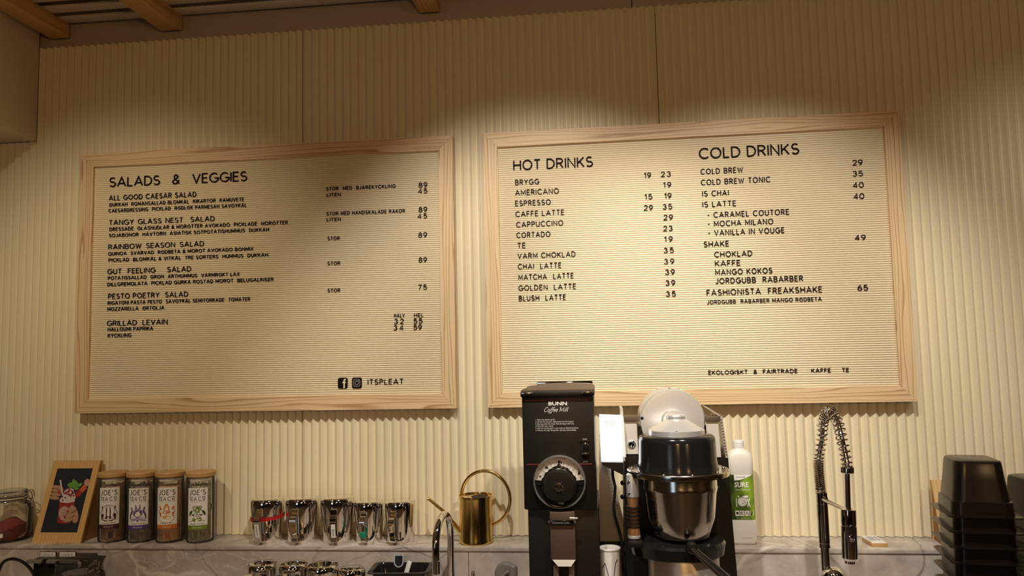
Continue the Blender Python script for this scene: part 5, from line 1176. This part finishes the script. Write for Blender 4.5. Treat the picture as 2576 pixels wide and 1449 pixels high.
sp = .0318; P = at(2447, 1165, -.45); ntop = round((P.z - .116 - ZC) / sp); z0 = P.z + .004 - .116 - ntop * sp
c0 = container('', GC); zb0 = ZC
Xc, Yc = at(2470, 1250, -.45).x + .009, -.395
ordn = ['topmost', 'second from the top', 'third from the top', 'fourth from the top', 'fifth from the top', 'sixth from the top', 'seventh from the top', 'eighth from the top', 'ninth from the top', 'tenth from the top', 'eleventh from the top', 'twelfth from the top', 'thirteenth from the top', 'fourteenth from the top']
spc = (P.z + .004 - .116 - ZC) / ntop
c0.location = (Xc, Yc, P.z + .004 - .116); c0.rotation_euler.z = R_(-8); c0['label'] = 'upside-down dark food container, topmost of the stack beside the spring tap'
for k in range(1, ntop + 1):
    if at(2380, 1449, Yc - .08).z > P.z + .03 - k * spc and k < ntop: pass
    dup(c0, (Xc + random.uniform(-.001, .001), Yc, P.z + .004 - .116 - k * spc), 'upside-down dark food container, %s of the stack beside the spring tap' % ordn[k], rz=R_(-8 + random.uniform(-.6, .6)))
P2 = at(2562, 1204, -.25); X2 = P2.x + .045; Y2 = -.245; n2_ = round((P2.z + .004 - .116 - ZC) / spc)
for k in range(n2_ + 1):
    dup(c0, (X2, Y2 + .0, ZC + (n2_ - k) * (P2.z + .004 - .116 - ZC) / n2_), 'upside-down dark food container, %s in the rear stack' % ordn[k], rz=R_(5))

# --- black label box, cable and glass jug at the jar end of the worktop
P = at(112, 1430, -.20); KB = thing('black_box', (P.x, -.20, ZC), 'black box with two white sticker labels standing on it, below the wooden picture stand', 'box'); S = sc(P)
zt_ = at(112, 1406, -.20).z; xl, xr = at(83, 1430, -.20).x, at(205, 1430, -.20).x
b = MB(); b.box(((xl + xr) / 2, -.165, (ZC + zt_) / 2), (xr - xl, .07, zt_ - ZC), 0, bev=.003); b.build('box_body', 'black_plastic', KB)
b = MB(); zc2 = at(112, 1412, -.205).z
for xa, xb in ((70, 107), (120, 200)):
    a_, c_ = at(xa, 1412, -.205).x, at(xb, 1412, -.205).x; b.box(((a_ + c_) / 2, -.206, zc2), (c_ - a_, .012, 8 * S), 0, bev=.001)
b.build('front_strip', 'grey_plastic', KB)
for px0, px1, s in ((102, 140, 'C1018 Gr 53'), (150, 190, 'C1018 DR 54')):
    a_, c_ = at(px0, 1401, -.172), at(px1, 1389, -.172); b = MB(); b.box(((a_.x + c_.x) / 2, -.172, (a_.z + c_.z) / 2), (c_.x - a_.x, .002, c_.z - a_.z), 0); b.box(((a_.x + c_.x) / 2, -.171, (c_.z + zt_) / 2 + .0016), (c_.x - a_.x + .004, .0015, c_.z - zt_), 1)
    b.box(((a_.x + c_.x) / 2, -.171, (zt_ + c_.z) / 2), (.012, .0015, c_.z - zt_ + .004), 1)
    b.build('label_plate', ['paper_white', 'black_metal'], KB)
    b = MB(); b.ftext(plane_map((0, -.1733, 0), (1, 0, 0), (0, 0, 1), (0, -1, 0)), s, a_.x + .003, a_.z + .0042, .0072, 0, width=(c_.x - a_.x) * .78); b.build('lettering', 'ink', KB, smooth=False)
b = MB(); b.tube(spline([at(-14, 1475, -.22), at(2, 1424, -.22), at(20, 1408, -.22), at(45, 1408, -.22), at(70, 1424, -.215), at(86, 1448, -.205), at(90, 1475, -.20)], 6), .0042, 10)
tag(b.build('black_cable', 'black_gloss'), 'black cable arching up at the picture corner, next to the black label box', 'cable')
P = at(197, 1412, -.30); GJ = thing('glass_jug', (P.x, -.30, ZC), 'glass jug with a pouring lip, in front of the black label box', 'jug'); S = sc(P); zt_ = at(197, 1409, -.30).z; h = zt_ - ZC; r = 52 * S
b = MB(); b.lathe([(0, .002), (r * .9, 0), (r * 1.16, .006), (r * 1.2, h - .045), (r * 1.12, h - .034), (r * .99, h - .028), (r * .96, h - .006), (r * 1.0, h), (r * .97, h + .0006), (r * .92, h - .006), (r * .94, h - .028), (r * 1.08, h - .036), (r * 1.15, h - .046), (r * 1.1, .01), (0, .008)], n=48)
for i, q in enumerate(b.v):
    a = math.atan2(q[1], q[0]); f = max(0, (q[2] - h + .03) / .03) * max(0, math.cos(a - R_(20))) ** 14 * .013; b.v[i] = (q[0] + f * math.cos(a), q[1] + f * math.sin(a), q[2] + f * .3)
L(GJ, b, 'jug_body', 'dark_glass', ang=50)
b = MB(); rr = random.Random(5)
for q in range(70):
    a = rr.uniform(0, 6.283); z = rr.uniform(.01, h - .012); rad = (r * .88 if z > h - .03 else r * 1.0); c_ = Vector((rad * math.cos(a), rad * math.sin(a), z)); R3 = Euler((rr.uniform(0, 6), rr.uniform(0, 6), a)).to_matrix()
    b.add([c_ + R3 @ Vector(p) * .009 for p in ((-1, -.4, 0), (1, -.3, .2), (.7, .6, 0), (-.6, .5, .2))], [(0, 1, 2, 3)])
b.lathe([(0, .012), (r * .7, .012), (r * .7, h - .03), (0, h - .028)], n=24); L(GJ, b, 'dried_leaves', 'tea_dark', smooth=False)['kind'] = 'stuff'

# ------------------------------------------------------------------ pieces of parts go one level down
SUBS = {'tea_jar': {'lettering': 'label', 'emblem': 'label', 'gasket': 'lid'}, 'clip_jar': {'lettering': 'label', 'gasket': 'lid'},
        'milk_jug': {'label': 'handle', 'lettering': 'handle', 'tape': 'handle'}, 'soap_bottle': {'lettering': 'label', 'label_flash': 'label'},
        'picture_stand': {'picture_motif': 'picture_print'}, 'printed_card': {'lettering': 'card_sheet'}, 'paper_cup': {'line_drawing': 'cup_body'},
        'coffee_grinder': {'dial_back': 'dial_ring', 'scale_plate': 'dial_ring', 'dial_clip': 'dial_ring', 'dial_stop': 'dial_knob', 'knob_grip': 'dial_knob', 'knob_screw': 'dial_knob', 'switch_trim': 'start_switch', 'lid_hinge': 'hopper_lid', 'hinge_plate': 'hopper_rim', 'lever_plate': 'chute', 'chute_lip': 'chute'},
        'bowl_machine': {'drum_face': 'drum', 'drum_hub': 'drum', 'drum_screw': 'drum', 'flange_screw': 'flange_ring', 'cap_knob': 'cap', 'cap_screw': 'cap', 'grip_head': 'wooden_grip', 'grip_wire': 'wooden_grip', 'grip_ferrule': 'wooden_grip', 'display_mark': 'display'},
        'spring_tap': {'spring_coil': 'hose', 'collar': 'hose', 'spray_button': 'spray_head', 'spray_dial': 'spray_head'},
        'gooseneck_tap': {'aerator': 'neck'}, 'black_box': {}, 'watering_can': {'filler_hole': 'can_body'}, 'steel_hopper': {'vent_row': 'body'}, 'grey_valve': {'cap': 'valve_body'}}
base = lambda o: o.name.split('.')[0]
for root in [o for o in scn.objects if o.parent is None and base(o) in SUBS]:
    mp_ = SUBS[base(root)]; ch = list(root.children)
    for c in ch:
        tgt = mp_.get(base(c))
        if tgt:
            hits = [q for q in ch if base(q) == tgt]
            if hits: c.parent = hits[0]
